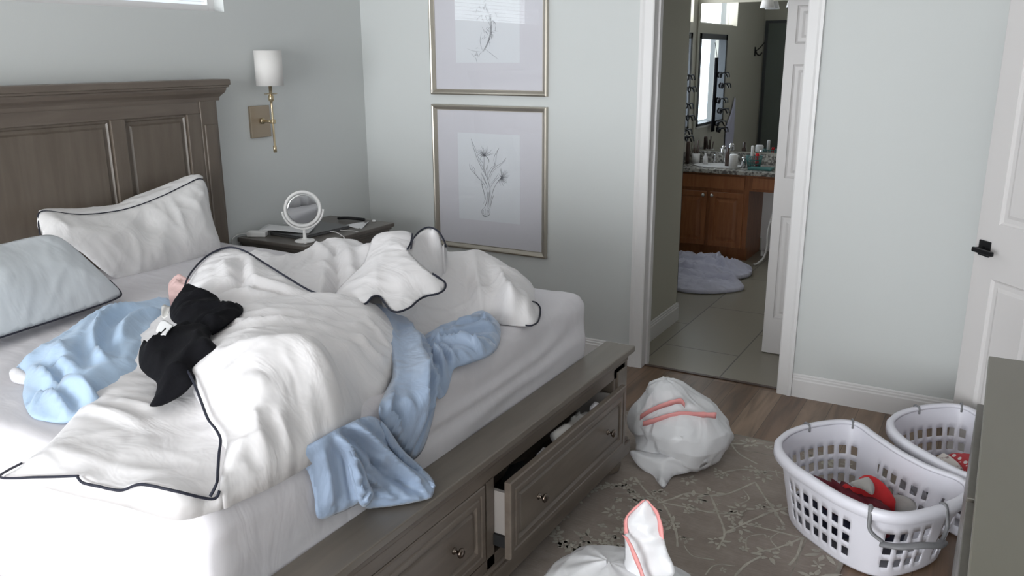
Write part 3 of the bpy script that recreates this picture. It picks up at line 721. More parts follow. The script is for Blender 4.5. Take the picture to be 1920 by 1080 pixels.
cloth('gusset', [(0.240,-2.377,1.137), (0.245,-2.304,1.124), (0.250,-2.214,1.105), (0.250,-2.050,1.093), (0.250,-1.921,1.102), (0.250,-1.779,1.128), (0.240,-1.661,1.155), (0.240,-1.557,1.175), (0.200,-1.512,1.180), (0.170,-1.512,1.183), (0.160,-1.607,1.178), (0.160,-1.764,1.150), (0.160,-1.912,1.125), (0.160,-1.984,1.104), (0.160,-2.089,1.111), (0.160,-2.213,1.120), (0.180,-2.307,1.139), (0.210,-2.362,1.145)], M['pillow'], p1, H=.012, Rr=.03, plane=(.3, -.2, 1), wr=.004, ang=0, fb=18, seed=5, thick=.03, sp=.009)
piping([(0.170,-2.219,1.122), (0.170,-2.096,1.108), (0.170,-1.991,1.101), (0.170,-1.919,1.122), (0.170,-1.772,1.147), (0.170,-1.616,1.175), (0.180,-1.521,1.180)], p1, .0025, lift=(0, 0, 0))
p2o = [(0.620,-2.928,1.096), (0.520,-2.821,1.100), (0.450,-2.671,1.087), (0.450,-2.570,1.092), (0.450,-2.475,1.087), (0.470,-2.427,1.053), (0.550,-2.401,0.983), (0.660,-2.396,0.914), (0.698,-2.379,0.865), (0.757,-2.449,0.865), (0.789,-2.593,0.865), (0.810,-2.729,0.865), (0.822,-2.832,0.865), (0.834,-2.929,0.865), (0.841,-3.034,0.865), (0.759,-3.070,0.880)]
p2 = cloth('pillow', p2o, M['bpillow'], None, H=.06, Rr=.22, plane=(.3, -.3, .9), wr=.003, ang=.5, seed=9, thick=.10)
tag(p2, 'pale blue-grey pillow lying in front at the left edge', 'pillow')
piping([(0.660,-2.396,0.914), (0.708,-2.386,0.866), (0.767,-2.456,0.866), (0.798,-2.599,0.866), (0.819,-2.735,0.866), (0.831,-2.837,0.866), (0.843,-2.934,0.866), (0.849,-3.039,0.866)], p2, .0032)

# ------------------------------------------------------------------ comforter, blue sheets, clothes
blueL = [(1.149,-2.507,0.930), (1.062,-2.546,0.920), (1.031,-2.608,0.920), (1.019,-2.693,0.910), (1.049,-2.803,0.900), (1.095,-2.917,0.890), (1.114,-3.000,0.870), (1.123,-3.050,0.850), (1.225,-3.089,0.840), (1.327,-3.155,0.835), (1.465,-3.216,0.835), (1.538,-3.214,0.835), (1.589,-3.195,0.840), (1.612,-3.141,0.850), (1.589,-3.024,0.880), (1.466,-2.801,0.900)]
bs = cloth('flat_sheet', blueL, M['blue2'], None, H=.035, Rr=.12, wr=.010, ang=2.0, fa=2, fb=7, seed=11, floor=.83, sp=.011,
           folds=[([(1.150,-2.630,0.950), (1.156,-2.756,0.940), (1.260,-2.872,0.930), (1.399,-2.958,0.920), (1.475,-2.981,0.900)], .035, .022), ([(1.251,-2.624,0.950), (1.265,-2.748,0.940), (1.399,-2.881,0.930)], .025, .03), ([(1.220,-3.057,0.870), (1.427,-3.108,0.870), (1.539,-3.118,0.880), (1.627,-3.119,0.860)], .035, .018), ([(1.316,-3.083,0.880), (1.355,-3.042,0.890), (1.552,-3.111,0.880), (1.636,-3.100,0.870)], .022, .015), ([(1.435,-3.200,0.850), (1.401,-3.139,0.860), (1.534,-3.171,0.860), (1.601,-3.194,0.850)], .025, .014), ([(1.175,-2.939,0.910), (1.332,-3.015,0.910), (1.474,-3.054,0.900)], .02, .03)],
           tuck=[((1.422,-3.099,0.850), .05, .035), ((1.356,-2.928,0.920), .035, .02)])
tag(bs, 'light blue flat sheet bunched beside the comforter towards the pillows', 'sheet')
tag(cloth('pink_cloth', [(1.032,-2.419,0.920), (0.941,-2.339,0.930), (0.957,-2.309,0.940), (0.994,-2.298,0.940), (1.112,-2.349,0.940), (1.161,-2.445,0.920), (1.065,-2.426,0.910)], M['pink'], None, H=.006, Rr=.03, wr=.016, fb=25, seed=3, floor=.83, sp=.007), 'pale pink cloth peeking out behind the comforter near the pillow', 'cloth')
tag(cloth('white_cloth', [(1.135,-3.079,0.845), (1.115,-3.055,0.850), (1.153,-3.044,0.850), (1.230,-3.066,0.850), (1.236,-3.087,0.840), (1.185,-3.096,0.840)], M['whitecloth'], None, H=.012, Rr=.03, wr=.004, seed=3, floor=.83), 'small white cloth tip sticking out from under the blue sheet', 'cloth')

COM = M['comf']
comf = thing('comforter', 'puffy white comforter with navy piping heaped across the bed', 'comforter', (1.6, -2.3, .83))
def lobe(o, **k): return cloth('panel', o, COM, comf, **k)
# back body and right hand bulk
D = [(0.633,-1.755,0.900), (0.829,-1.796,0.920), (1.046,-1.871,0.950), (1.147,-1.892,0.970), (1.198,-1.852,0.990), (1.246,-1.801,1.010), (1.315,-1.787,1.030), (1.370,-1.769,1.030), (1.473,-1.816,1.030), (1.506,-1.766,1.050), (1.566,-1.687,1.050), (1.757,-1.845,1.020), (1.898,-2.077,0.930), (1.896,-2.184,0.900), (1.809,-2.232,0.900), (1.679,-2.272,0.920), (1.504,-2.295,0.930), (1.281,-2.256,0.930)]
lobe(D, H=.02, Rr=.12, wr=.013, ang=1.9, fa=2.2, fb=8, seed=21, floor=.83, sp=.015, folds=[([(1.335,-1.858,1.030), (1.563,-2.097,1.030), (1.682,-2.247,1.000), (1.748,-2.319,0.970)], -.035, .03), ([(1.395,-1.877,1.040), (1.546,-2.008,1.040), (1.648,-2.143,1.030)], .008, .02), ([(1.273,-1.992,1.000), (1.276,-1.904,1.000), (1.491,-1.991,1.020)], .015, .03)],
     tuck=[((1.633,-2.191,1.000), .05, .03), ((1.494,-1.839,1.000), .03, .03)])
Fo = [(1.591,-1.720,1.050), (1.691,-1.716,1.040), (1.764,-1.680,1.000), (1.833,-1.599,1.000), (1.913,-1.575,0.980), (2.001,-1.573,0.940), (2.066,-1.577,0.910), (2.105,-1.592,0.880), (2.147,-1.661,0.860), (2.192,-1.702,0.835), (2.250,-1.824,0.830), (2.249,-1.882,0.830), (2.158,-1.915,0.835), (2.095,-1.910,0.840), (2.029,-1.976,0.840), (2.014,-2.144,0.850), (1.999,-2.213,0.860), (1.931,-2.216,0.880), (1.859,-2.208,0.920), (1.785,-2.107,1.000)]
lobe(Fo, H=.035, Rr=.10, wr=.008, ang=1.0, fa=2.2, fb=11, seed=31, floor=.828, sp=.011, ctrl=[(2.077,-2.108,1.000), (2.116,-2.002,0.970), (2.166,-1.888,0.910)],
     folds=[([(1.879,-1.660,1.000), (2.066,-1.910,1.000), (2.119,-1.955,0.930), (2.130,-1.957,0.870)], .028, .025), ([(2.038,-2.055,1.020), (2.084,-2.093,0.960), (2.080,-2.064,0.880)], .022, .018), ([(2.047,-2.153,0.970), (2.052,-2.137,0.920), (2.069,-2.139,0.880)], .02, .014),
            ([(2.018,-2.196,0.940), (2.029,-2.180,0.900), (2.040,-2.179,0.870)], .02, .014), ([(1.997,-1.672,0.980), (2.155,-1.857,0.950), (2.193,-1.908,0.870)], .022, .022), ([(2.118,-2.074,0.960), (2.126,-2.061,0.920), (2.113,-2.024,0.870)], .018, .012), ([(1.996,-2.240,0.930), (2.005,-2.240,0.900), (2.030,-2.252,0.880)], .016, .012), ([(2.147,-1.737,0.910), (2.211,-1.824,0.880), (2.230,-1.886,0.850)], .015, .02)])
link_p = piping([(2.174,-1.786,0.875), (2.176,-1.718,0.862), (2.196,-1.710,0.838), (2.253,-1.830,0.832), (2.260,-1.890,0.832), (2.242,-1.907,0.834)], comf, .003, lift=(0, 0, .004))
# little loop behind the folded corner
Lp = [(1.845,-2.033,1.080), (1.800,-1.945,1.105), (1.782,-1.873,1.120), (1.790,-1.829,1.125), (1.829,-1.831,1.115), (1.855,-1.835,1.090), (1.835,-1.786,1.050), (1.839,-1.800,1.020), (1.866,-1.903,1.000), (1.866,-1.977,1.020), (1.856,-2.013,1.050)]
lobe(Lp, H=.008, Rr=.07, wr=.003, seed=41, floor=.9, sp=.010, folds=[([(1.792,-1.833,1.120), (1.788,-1.820,1.070), (1.836,-1.900,1.020)], -.02, .02)])
piping([(1.847,-2.023,1.090), (1.805,-1.952,1.107), (1.788,-1.881,1.124), (1.798,-1.841,1.130), (1.838,-1.843,1.120), (1.863,-1.846,1.095), (1.848,-1.805,1.055)], comf, .0033, lift=(.004, -.010, .006))
# folded corner flap
Ef = [(1.622,-1.991,1.055), (1.594,-1.923,1.090), (1.598,-1.862,1.100), (1.673,-1.826,1.105), (1.760,-1.897,1.110), (1.813,-1.974,1.100), (1.836,-2.024,1.085), (1.897,-2.062,1.065), (1.968,-2.096,1.045), (2.000,-2.076,1.020), (2.020,-2.068,1.000), (2.034,-2.093,0.985), (2.034,-2.134,0.980), (2.008,-2.165,0.975), (2.005,-2.206,0.970), (2.009,-2.257,0.960), (1.994,-2.300,0.955), (1.967,-2.307,0.960), (1.919,-2.275,0.970), (1.883,-2.254,0.980), (1.879,-2.284,0.985), (1.875,-2.314,0.970), (1.849,-2.332,0.960), (1.776,-2.326,0.950), (1.681,-2.258,0.955), (1.665,-2.152,0.995), (1.672,-2.084,1.030)]
lobe(Ef, H=.03, Rr=.20, wr=.004, ang=.4, seed=51, thick=.04, sp=.011, floor=None, folds=[([(1.682,-2.033,1.070), (1.815,-2.184,1.040), (1.895,-2.270,1.000)], .007, .03)])
piping([(1.834,-2.025,1.085), (1.813,-1.974,1.100), (1.762,-1.896,1.110)], comf, .0033, lift=(.004, -.012, .008))
piping([(1.981,-2.087,1.035), (2.000,-2.076,1.020), (2.017,-2.063,1.000), (2.030,-2.087,0.985), (2.030,-2.128,0.980), (2.004,-2.160,0.975), (2.001,-2.201,0.970), (2.005,-2.252,0.960), (1.991,-2.296,0.955), (1.964,-2.302,0.960), (1.915,-2.270,0.970), (1.879,-2.249,0.980), (1.875,-2.279,0.985), (1.871,-2.309,0.970), (1.849,-2.332,0.960)], comf, .0034, lift=(.004, -.010, .002))
# front flap
A = [(1.666,-3.410,0.796), (1.809,-3.400,0.827), (1.930,-3.385,0.854), (1.979,-3.375,0.844), (2.048,-3.365,0.847), (2.113,-3.360,0.876), (2.199,-3.345,0.877), (2.235,-3.282,0.837), (2.238,-3.257,0.850), (2.185,-3.190,0.860), (2.012,-3.010,0.900), (1.766,-2.797,0.950), (1.395,-2.514,0.970), (1.279,-2.538,0.960), (1.309,-2.672,0.940), (1.345,-2.772,0.920), (1.364,-2.846,0.900), (1.445,-2.962,0.880), (1.517,-3.057,0.865), (1.665,-3.265,0.848), (1.728,-3.386,0.840)]
lobe(A, H=.014, Rr=.08, wr=.006, ang=.3, fa=2, fb=6, seed=61, floor=.80, sp=.012, ctrl=[(1.795,-3.065,0.875), (1.950,-3.264,0.855), (1.780,-3.392,0.842), (1.841,-3.367,0.842), (1.945,-3.332,0.842), (1.773,-3.321,0.850), (2.068,-3.285,0.843), (2.179,-3.261,0.845), (2.070,-3.182,0.855), (1.991,-3.081,0.865), (1.779,-2.903,0.875)],
     folds=[([(1.613,-3.154,0.870), (1.708,-3.159,0.870), (1.862,-3.166,0.870)], .012, .02), ([(1.661,-3.092,0.880), (1.822,-3.102,0.880)], .010, .015)])
piping([(1.554,-3.280,0.754), (1.666,-3.410,0.796), (1.809,-3.400,0.827), (1.940,-3.385,0.857)], comf, .003, lift=(.0, -.010, .004))
piping([(1.930,-3.385,0.857), (1.947,-3.385,0.848), (1.979,-3.375,0.844), (2.048,-3.365,0.847), (2.113,-3.360,0.876), (2.199,-3.345,0.877), (2.235,-3.282,0.837), (2.238,-3.262,0.848)], comf, .0033, lift=(.006, -.010, 0))
# upper roll with the tuck
Cc = [(1.262,-2.527,0.970), (1.198,-2.447,1.000), (1.143,-2.337,1.030), (1.136,-2.262,1.050), (1.159,-2.213,1.055), (1.246,-2.222,1.050), (1.411,-2.293,1.040), (1.555,-2.338,1.020), (1.656,-2.346,0.990), (1.706,-2.320,0.970), (1.780,-2.434,0.950), (1.696,-2.582,0.960), (1.550,-2.663,0.960)]
lobe(Cc, H=.010, Rr=.03, wr=.005, ang=.6, seed=71, floor=.84, sp=.011, ctrl=[(1.420,-2.424,1.045), (1.321,-2.453,1.030), (1.615,-2.402,1.000)], folds=[([(1.290,-2.296,1.060), (1.468,-2.457,1.040), (1.486,-2.495,1.000)], -.022, .02), ([(1.433,-2.555,1.000), (1.474,-2.479,1.000), (1.552,-2.456,0.990), (1.648,-2.414,0.980)], -.03, .018), ([(1.267,-2.355,1.050), (1.421,-2.483,1.040)], .012, .02)], tuck=[((1.660,-2.557,1.030), .04, .05), ((1.533,-2.557,1.000), .05, .04), ((1.466,-2.462,1.050), .035, .03), ((1.697,-2.487,1.000), .05, .035)])
piping([(1.277,-2.539,0.975), (1.214,-2.461,1.005), (1.160,-2.352,1.035), (1.154,-2.277,1.055), (1.177,-2.229,1.060), (1.263,-2.238,1.055), (1.426,-2.307,1.045), (1.569,-2.352,1.025), (1.669,-2.359,0.995), (1.723,-2.338,0.975)], comf, .0034, lift=(.006, -.014, .010))
# big near body
Bd = [(1.848,-2.999,0.965), (1.919,-3.038,0.955), (1.994,-3.082,0.940), (2.077,-3.132,0.925), (2.152,-3.164,0.905), (2.206,-3.223,0.880), (2.242,-3.267,0.848), (2.250,-3.220,0.845), (2.262,-3.151,0.857), (2.265,-3.078,0.858), (2.262,-2.976,0.855), (2.258,-2.883,0.850), (2.179,-2.683,0.800), (2.175,-2.622,0.830), (2.131,-2.513,0.850), (2.063,-2.399,0.870), (1.940,-2.262,0.900), (1.820,-2.216,0.920), (1.751,-2.258,0.940), (1.680,-2.292,0.950), (1.590,-2.381,0.960), (1.509,-2.470,0.960), (1.520,-2.615,0.960), (1.673,-2.801,0.960), (1.817,-2.966,0.965)]
lobe(Bd, H=.045, Rr=.13, wr=.009, ang=.9, fa=2.2, fb=8, seed=81, floor=.80, sp=.011, ctrl=[(2.159,-2.926,1.000), (2.084,-2.996,0.995), (2.218,-2.877,0.980)],
     folds=[([(2.169,-3.092,0.950), (2.254,-3.137,0.920), (2.254,-3.127,0.860)], .016, .02), ([(2.224,-3.052,0.960), (2.269,-3.088,0.930), (2.251,-3.076,0.860)], .024, .02), ([(2.189,-3.188,0.900), (2.227,-3.144,0.910), (2.261,-3.092,0.930)], .014, .02),
            ([(2.045,-2.806,1.000), (2.166,-2.817,0.980), (2.227,-2.768,0.900), (2.230,-2.754,0.850)], .016, .03), ([(2.107,-2.489,0.880), (2.097,-2.548,0.930), (2.012,-2.528,0.960)], .016, .018), ([(2.066,-2.434,0.890), (2.009,-2.425,0.930), (1.952,-2.404,0.950)], .014, .015),
            ([(2.221,-2.852,0.840), (2.246,-2.894,0.920), (2.226,-2.926,0.970)], .016, .02), ([(2.216,-2.946,0.840), (2.249,-2.979,0.910), (2.222,-2.979,0.960)], .014, .018), ([(1.657,-2.713,0.990), (1.804,-2.726,1.000), (1.876,-2.628,1.000), (1.978,-2.558,0.980)], .016, .03),
            ([(1.885,-2.958,0.960), (1.989,-2.961,0.980), (2.085,-2.924,1.000)], .010, .025), ([(2.088,-3.075,0.940), (2.162,-3.040,0.970)], .010, .02), ([(2.238,-3.205,0.880), (2.251,-3.184,0.900), (2.263,-3.147,0.900)], .01, .012)])
piping([(1.852,-3.002,0.967), (1.924,-3.041,0.957), (1.998,-3.085,0.942), (2.080,-3.135,0.927), (2.126,-3.153,0.917), (2.160,-3.171,0.907), (2.187,-3.201,0.892), (2.213,-3.230,0.872), (2.243,-3.261,0.862), (2.243,-3.282,0.839)], comf, .0034, lift=(-.004, -.012, .004))

# blue flat sheet spilling over the foot of the bed
sheet = thing('flat_sheet', 'shiny light blue flat sheet spilling over the foot of the mattress', 'sheet', (2.2, -2.4, .8))
def drape(o, **k): return cloth('fold', o, M['blue'], sheet, **k)
G1 = [(1.788,-2.176,0.930), (1.840,-2.112,0.880), (1.998,-2.188,0.845), (2.048,-2.219,0.840), (2.156,-2.347,0.840), (2.240,-2.448,0.820), (2.255,-2.475,0.765), (2.262,-2.516,0.700), (2.264,-2.565,0.644), (2.264,-2.619,0.638), (2.264,-2.673,0.696), (2.264,-2.717,0.752), (2.264,-2.742,0.798), (2.268,-2.756,0.851), (2.204,-2.648,0.845), (2.158,-2.553,0.860), (2.027,-2.398,0.890)]
drape(G1, H=.012, Rr=.03, plane=(.7, -.2, .7), wr=.004, ang=1.3, fa=1.5, fb=9, seed=5, thick=.008, sp=.008,
      ctrl=[(2.210,-2.548,0.868), (2.285,-2.640,0.819), (2.285,-2.656,0.745)],
      folds=[([(1.910,-2.173,0.880), (2.118,-2.396,0.870), (2.270,-2.581,0.826), (2.270,-2.604,0.737), (2.270,-2.633,0.667)], 0.0390, 0.0187), ([(2.156,-2.534,0.870), (2.270,-2.701,0.854), (2.270,-2.706,0.793), (2.270,-2.664,0.696)], 0.0270, 0.0119), ([(2.084,-2.293,0.850), (2.211,-2.443,0.850), (2.260,-2.514,0.783), (2.262,-2.563,0.719)], 0.0270, 0.0119), ([(2.280,-2.674,0.854), (2.280,-2.667,0.780), (2.280,-2.652,0.710)], -0.0225, 0.0119), ([(2.270,-2.545,0.772), (2.270,-2.580,0.711), (2.270,-2.616,0.659)], -0.0210, 0.0085)])
G2 = [(2.250,-3.047,0.838), (2.275,-2.990,0.861), (2.275,-2.912,0.861), (2.275,-2.809,0.850), (2.275,-2.755,0.809), (2.290,-2.724,0.730), (2.300,-2.657,0.655), (2.323,-2.628,0.620), (2.351,-2.630,0.595), (2.371,-2.666,0.583), (2.371,-2.692,0.579), (2.314,-2.766,0.579), (2.261,-2.812,0.579), (2.285,-2.869,0.628), (2.272,-2.929,0.631), (2.262,-3.001,0.646), (2.260,-3.008,0.712), (2.255,-3.017,0.779)]
drape(G2, H=.006, Rr=.02, plane=(.9, -.3, .45), wr=.004, ang=1.2, fa=1.5, fb=9, seed=8, thick=.005, sp=.008,
      folds=[([(2.280,-2.877,0.863), (2.290,-2.811,0.786), (2.300,-2.739,0.701), (2.310,-2.661,0.607)], 0.0300, 0.0102), ([(2.280,-2.918,0.865), (2.290,-2.834,0.766), (2.310,-2.777,0.676), (2.330,-2.666,0.573)], -0.0240, 0.0136), ([(2.270,-2.937,0.853), (2.280,-2.904,0.786), (2.290,-2.897,0.719), (2.290,-2.886,0.646)], 0.0390, 0.0102), ([(2.290,-2.837,0.737), (2.300,-2.764,0.683), (2.330,-2.713,0.612)], -0.0180, 0.0102), ([(2.290,-2.860,0.709), (2.300,-2.811,0.658), (2.320,-2.772,0.606)], 0.0180, 0.0085), ([(2.270,-2.987,0.834), (2.270,-2.971,0.755), (2.270,-2.967,0.665)], 0.0150, 0.0170), ([(2.310,-2.696,0.640), (2.340,-2.679,0.582)], 0.0150, 0.0068), ([(2.300,-2.835,0.631), (2.330,-2.738,0.597), (2.350,-2.668,0.580)], 0.0120, 0.0068)])
G3 = [(2.282,-2.945,0.854), (2.290,-2.916,0.837), (2.305,-2.897,0.789), (2.310,-2.877,0.745), (2.315,-2.866,0.696), (2.318,-2.853,0.660), (2.312,-2.867,0.635), (2.308,-2.894,0.642), (2.298,-2.912,0.706), (2.290,-2.921,0.781)]
drape(G3, H=.006, Rr=.012, plane=(.9, -.3, .45), wr=.003, ang=1.2, seed=18, thick=.004, sp=.006, folds=[([(2.290,-2.923,0.826), (2.300,-2.895,0.743), (2.310,-2.892,0.662)], 0.0150, 0.0051), ([(2.310,-2.865,0.679), (2.310,-2.885,0.650)], 0.0150, 0.0051)])
G4 = [(2.283,-2.773,0.823), (2.285,-2.746,0.797), (2.300,-2.703,0.717), (2.315,-2.653,0.654), (2.354,-2.651,0.625), (2.370,-2.654,0.600), (2.363,-2.665,0.600), (2.312,-2.663,0.625), (2.300,-2.716,0.691), (2.290,-2.757,0.759)]
drape(G4, H=.006, Rr=.012, plane=(.9, -.3, .45), wr=.001, seed=28, thick=.005, sp=.006)
Hs = [(2.021,-2.205,0.850), (2.023,-2.099,0.850), (2.053,-2.017,0.855), (2.056,-1.962,0.860), (2.094,-1.926,0.860), (2.168,-1.963,0.850), (2.240,-2.081,0.840), (2.275,-2.197,0.835), (2.258,-2.296,0.835), (2.238,-2.350,0.824), (2.243,-2.380,0.797), (2.246,-2.412,0.764), (2.246,-2.457,0.766), (2.243,-2.471,0.828), (2.098,-2.299,0.845)]
drape(Hs, H=.020, Rr=.03, wr=.006, ang=.35, fa=1.6, fb=11, seed=38, thick=.008, floor=.824, sp=.008,
      folds=[([(2.088,-2.297,0.870), (2.119,-2.207,0.870), (2.165,-2.117,0.870), (2.211,-2.056,0.860)], 0.0390, 0.0119), ([(2.102,-2.304,0.860), (2.168,-2.250,0.860), (2.241,-2.238,0.860), (2.287,-2.209,0.850)], 0.0360, 0.0102), ([(2.130,-2.329,0.860), (2.200,-2.363,0.860), (2.281,-2.454,0.850), (2.301,-2.501,0.820)], 0.0420, 0.0119), ([(2.123,-2.275,0.860), (2.224,-2.333,0.860), (2.256,-2.323,0.850)], 0.0270, 0.0085), ([(2.083,-2.122,0.870), (2.124,-2.052,0.870), (2.148,-2.004,0.870)], 0.0300, 0.0085), ([(2.112,-1.982,0.870), (2.184,-2.053,0.870), (2.210,-2.037,0.860)], 0.0240, 0.0068), ([(2.155,-2.230,0.870), (2.191,-2.191,0.870), (2.259,-2.135,0.850)], -0.0240, 0.0068), ([(2.198,-2.398,0.850), (2.250,-2.454,0.824), (2.250,-2.456,0.780)], 0.0270, 0.0085)])

# black tops thrown on the comforter
b1 = cloth('black_top', [(1.454,-2.745,0.985), (1.391,-2.685,0.995), (1.327,-2.584,1.000), (1.371,-2.570,1.010), (1.429,-2.583,1.010), (1.465,-2.577,1.010), (1.529,-2.613,1.010), (1.606,-2.665,1.010), (1.620,-2.644,1.010), (1.640,-2.626,1.010), (1.706,-2.686,1.010), (1.734,-2.760,1.010), (1.746,-2.821,1.005), (1.723,-2.839,1.000), (1.594,-2.807,0.990), (1.527,-2.791,0.985)],
           M['black'], None, H=.03, Rr=.05, wr=.016, ang=.8, fb=12, seed=2, thick=.03, sp=.009)
tag(b1, 'crumpled black top, the upper of two black garments on the comforter', 'clothes')
b2 = cloth('black_top', [(1.588,-2.956,0.965), (1.582,-2.929,0.970), (1.639,-2.944,0.970), (1.598,-2.895,0.980), (1.616,-2.863,0.985), (1.623,-2.821,0.995), (1.717,-2.809,1.000), (1.771,-2.865,0.995), (1.865,-2.915,0.995), (1.894,-2.948,0.985), (1.863,-2.972,0.980), (1.857,-3.004,0.970), (1.901,-3.031,0.955), (1.901,-3.069,0.935), (1.877,-3.108,0.920), (1.851,-3.135,0.910), (1.824,-3.098,0.920), (1.788,-3.062,0.935), (1.731,-3.047,0.940), (1.672,-3.024,0.950)],
           M['black'], None, H=.028, Rr=.045, wr=.016, ang=1.3, fb=12, seed=6, thick=.03, sp=.009)
tag(b2, 'crumpled black top, the lower of two black garments on the comforter', 'clothes')

# ================================================================== NIGHTSTAND
ns = thing('nightstand', 'grey-brown wooden nightstand between bed and wall corner', 'nightstand', (.28, -.79, 0))
nx0, nx1, ny0, ny1, nz = .02, .52, -1.17, -.41, .792
mbox('top', (nx0, nx1, ny0, ny1, nz-.024, nz), M['nswood'], ns, bev=.004)
bm = bmesh.new(); box(bm, nx0+.005, nx1-.012, ny0+.012, ny1-.012, nz-.040, nz-.023, bev=.004); box(bm, nx0+.005, nx1-.022, ny0+.022, ny1-.022, nz-.055, nz-.038, bev=.003)
link('moulding', bm, M['nswood'], ns)
mbox('body', (nx0+.01, nx1-.035, ny0+.035, ny1-.035, .06, nz-.05), M['nswood'], ns, bev=.003)
for k, (a, b) in enumerate(((.52, .70), (.32, .50), (.12, .30))):
    d = mbox('drawer', (nx1-.037, nx1-.018, ny0+.06, ny1-.06, a, b), M['nswood'], ns, bev=.004)
    for yk in (-.95, -.63):
        bm = bmesh.new(); lathe(bm, [(0, 0), (.005, 0), (.005, .014), (.015, .02), (.012, .028), (0, .03)], (nx1-.02, yk, (a+b)/2), 16, 'x'); link('knob', bm, M['bronze'], d, True)
for x in (nx0+.06, nx1-.08):
    for y in (ny0+.09, ny1-.09):
        bm = bmesh.new(); lathe(bm, [(0, .001), (.03, .001), (.042, .03), (.03, .06), (0, .062)], (x, y, 0), 20); link('bun_foot', bm, M['nswood'], ns, True)
# laptop
def rotbox(name, c, sx, sy, sz, rz, m, parent=None, bev=.002, lift=0):
    bm = bmesh.new(); box(bm, -sx/2, sx/2, -sy/2, sy/2, 0, sz, bev=bev)
    bmesh.ops.rotate(bm, verts=bm.verts[:], cent=(0, 0, 0), matrix=Matrix.Rotation(rz, 3, 'Z')); bmesh.ops.translate(bm, verts=bm.verts[:], vec=c)
    return link(name, bm, m, parent)
lap = thing('laptop', 'closed dark grey laptop lying on the nightstand behind the round mirror', 'laptop', (.27, -.86, nz+.001))
rotbox('base', (.27, -.86, nz+.001), .25, .37, .011, R(-4), M['greymetal'], lap)
rotbox('lid', (.27, -.86, nz+.013), .25, .37, .006, R(-4), M['greymetal'], lap)
# papers
def sheetpoly(name, corners, m, label, cat, th=.0015, n=8):
    """four-corner bent sheet, bilinear with small sag"""
    bm = bmesh.new(); a, b, c, d = [Vector(q) for q in corners]; top = []; bot = []
    for i in range(n+1):
        for j in range(n+1):
            u, v = i/n, j/n; p = (a*(1-u)+b*u)*(1-v)+(d*(1-u)+c*u)*v
            p.z += .004*math.sin(u*5+v*3)
            top.append(bm.verts.new(p+Vector((0, 0, th)))); bot.append(bm.verts.new(p))
    for i in range(n):
        for j in range(n):
            k = i*(n+1)+j
            bm.faces.new((top[k], top[k+1], top[k+n+2], top[k+n+1])); bm.faces.new((bot[k], bot[k+n+1], bot[k+n+2], bot[k+1]))
    for i in range(n):
        for (k, l) in ((i, i+1), (n*(n+1)+i, n*(n+1)+i+1), (i*(n+1), (i+1)*(n+1)), (i*(n+1)+n, (i+1)*(n+1)+n)):
            bm.faces.new((top[k], top[l], bot[l], bot[k]))
    o = link(name, bm, m, None, True)
    return tag(o, label, cat)
sheetpoly('paper', [(.09, -1.075, nz+.028), (.37, -.98, nz+.026), (.30, -.85, nz+.026), (.03, -.94, nz+.034)], M['tag'], 'white papers on the laptop to the left of the round mirror', 'paper')
sheetpoly('paper', [(.06, -.86, nz+.024), (.20, -.83, nz+.025), (.19, -.79, nz+.025), (.05, -.82, nz+.024)], M['tag'], 'thin white paper edge on the laptop to the right of the round mirror', 'paper')
sheetpoly('note_card', [(.33, -.665, nz+.002), (.47, -.655, nz+.002), (.40, -.50, nz+.006), (.36, -.50, nz+.002)], M['tag'], 'folded white card at the right end of the nightstand', 'card')
sheetpoly('price_tag', [(1.491,-2.798,1.030), (1.519,-2.789,1.035), (1.603,-2.865,1.030), (1.564,-2.857,1.025)], M['cup'], 'small cream paper tag beside the upper black top', 'tag')
sheetpoly('price_tag', [(1.612,-2.894,1.030), (1.676,-2.905,1.035), (1.716,-2.965,1.020), (1.640,-2.937,1.015)], M['tag'], 'larger white paper tag between the two black tops', 'tag')
# power adapter and its cable
rotbox('power_adapter', (.10, -1.095, nz+.001), .105, .062, .028, R(28), M['whiteplastic'], None, bev=.005)
tag(bpy.data.objects['power_adapter'], 'white square charger brick on the left corner of the nightstand', 'charger')
ca = mtube('charging_cable', catmull([(.055, -1.11, nz+.014), (.025, -1.135, nz+.014), (.012, -1.165, nz+.008), (.010, -1.195, nz-.01), (.012, -1.20, nz-.05), (.014, -1.19, nz-.15), (.014, -1.19, nz-.3)], 6), .0035, M['whiteplastic'], None, n=8)
tag(ca, 'white charger cable hanging over the left edge of the nightstand', 'cable')
cb = mtube('charging_cable', catmull([(.405, -.845, nz+.012), (.43, -.85, nz+.014), (.465, -.855, nz+.012), (.50, -.865, nz+.004), (.527, -.87, nz-.01), (.531, -.875, nz-.05)], 6), .003, M['whiteplastic'], None, n=8)
tag(cb, 'white cable plugged into the laptop and falling over the front edge', 'cable')
cc = mtube('cable', catmull([(.40, -.76, nz+.004), (.44, -.75, nz+.004), (.49, -.74, nz+.004), (.522, -.745, nz+.002)], 6), .002, M['whiteplastic'], None, n=8)
tag(cc, 'thin white cable on the nightstand beneath the folded card', 'cable')
# black hair clip, small white disc
bm = bmesh.new(); tube(bm, catmull([(.18, -.52, nz+.014), (.24, -.505, nz+.018), (.30, -.485, nz+.015), (.345, -.475, nz+.012)], 5), .013, n=10, flat=.7)
tag(link('hair_clip', bm, M['black_metal'], None, True), 'matte black clip lying at the far right of the nightstand', 'clip')
bm = bmesh.new(); lathe(bm, [(0, 0), (.012, 0), (.012, .008), (.008, .011), (0, .011)], (.40, -.455, nz+.001), 16)
tag(link('trinket', bm, M['whiteplastic'], None, True), 'tiny white trinket beside the black clip', 'trinket')
bm = bmesh.new(); lathe(bm, [(0, 0), (.009, 0), (.009, .009), (.006, .012), (0, .012)], (.475, -1.12, nz+.001), 16)
tag(link('trinket', bm, M['whiteplastic'], None, True), 'tiny white trinket in front of the round mirror stand', 'trinket')
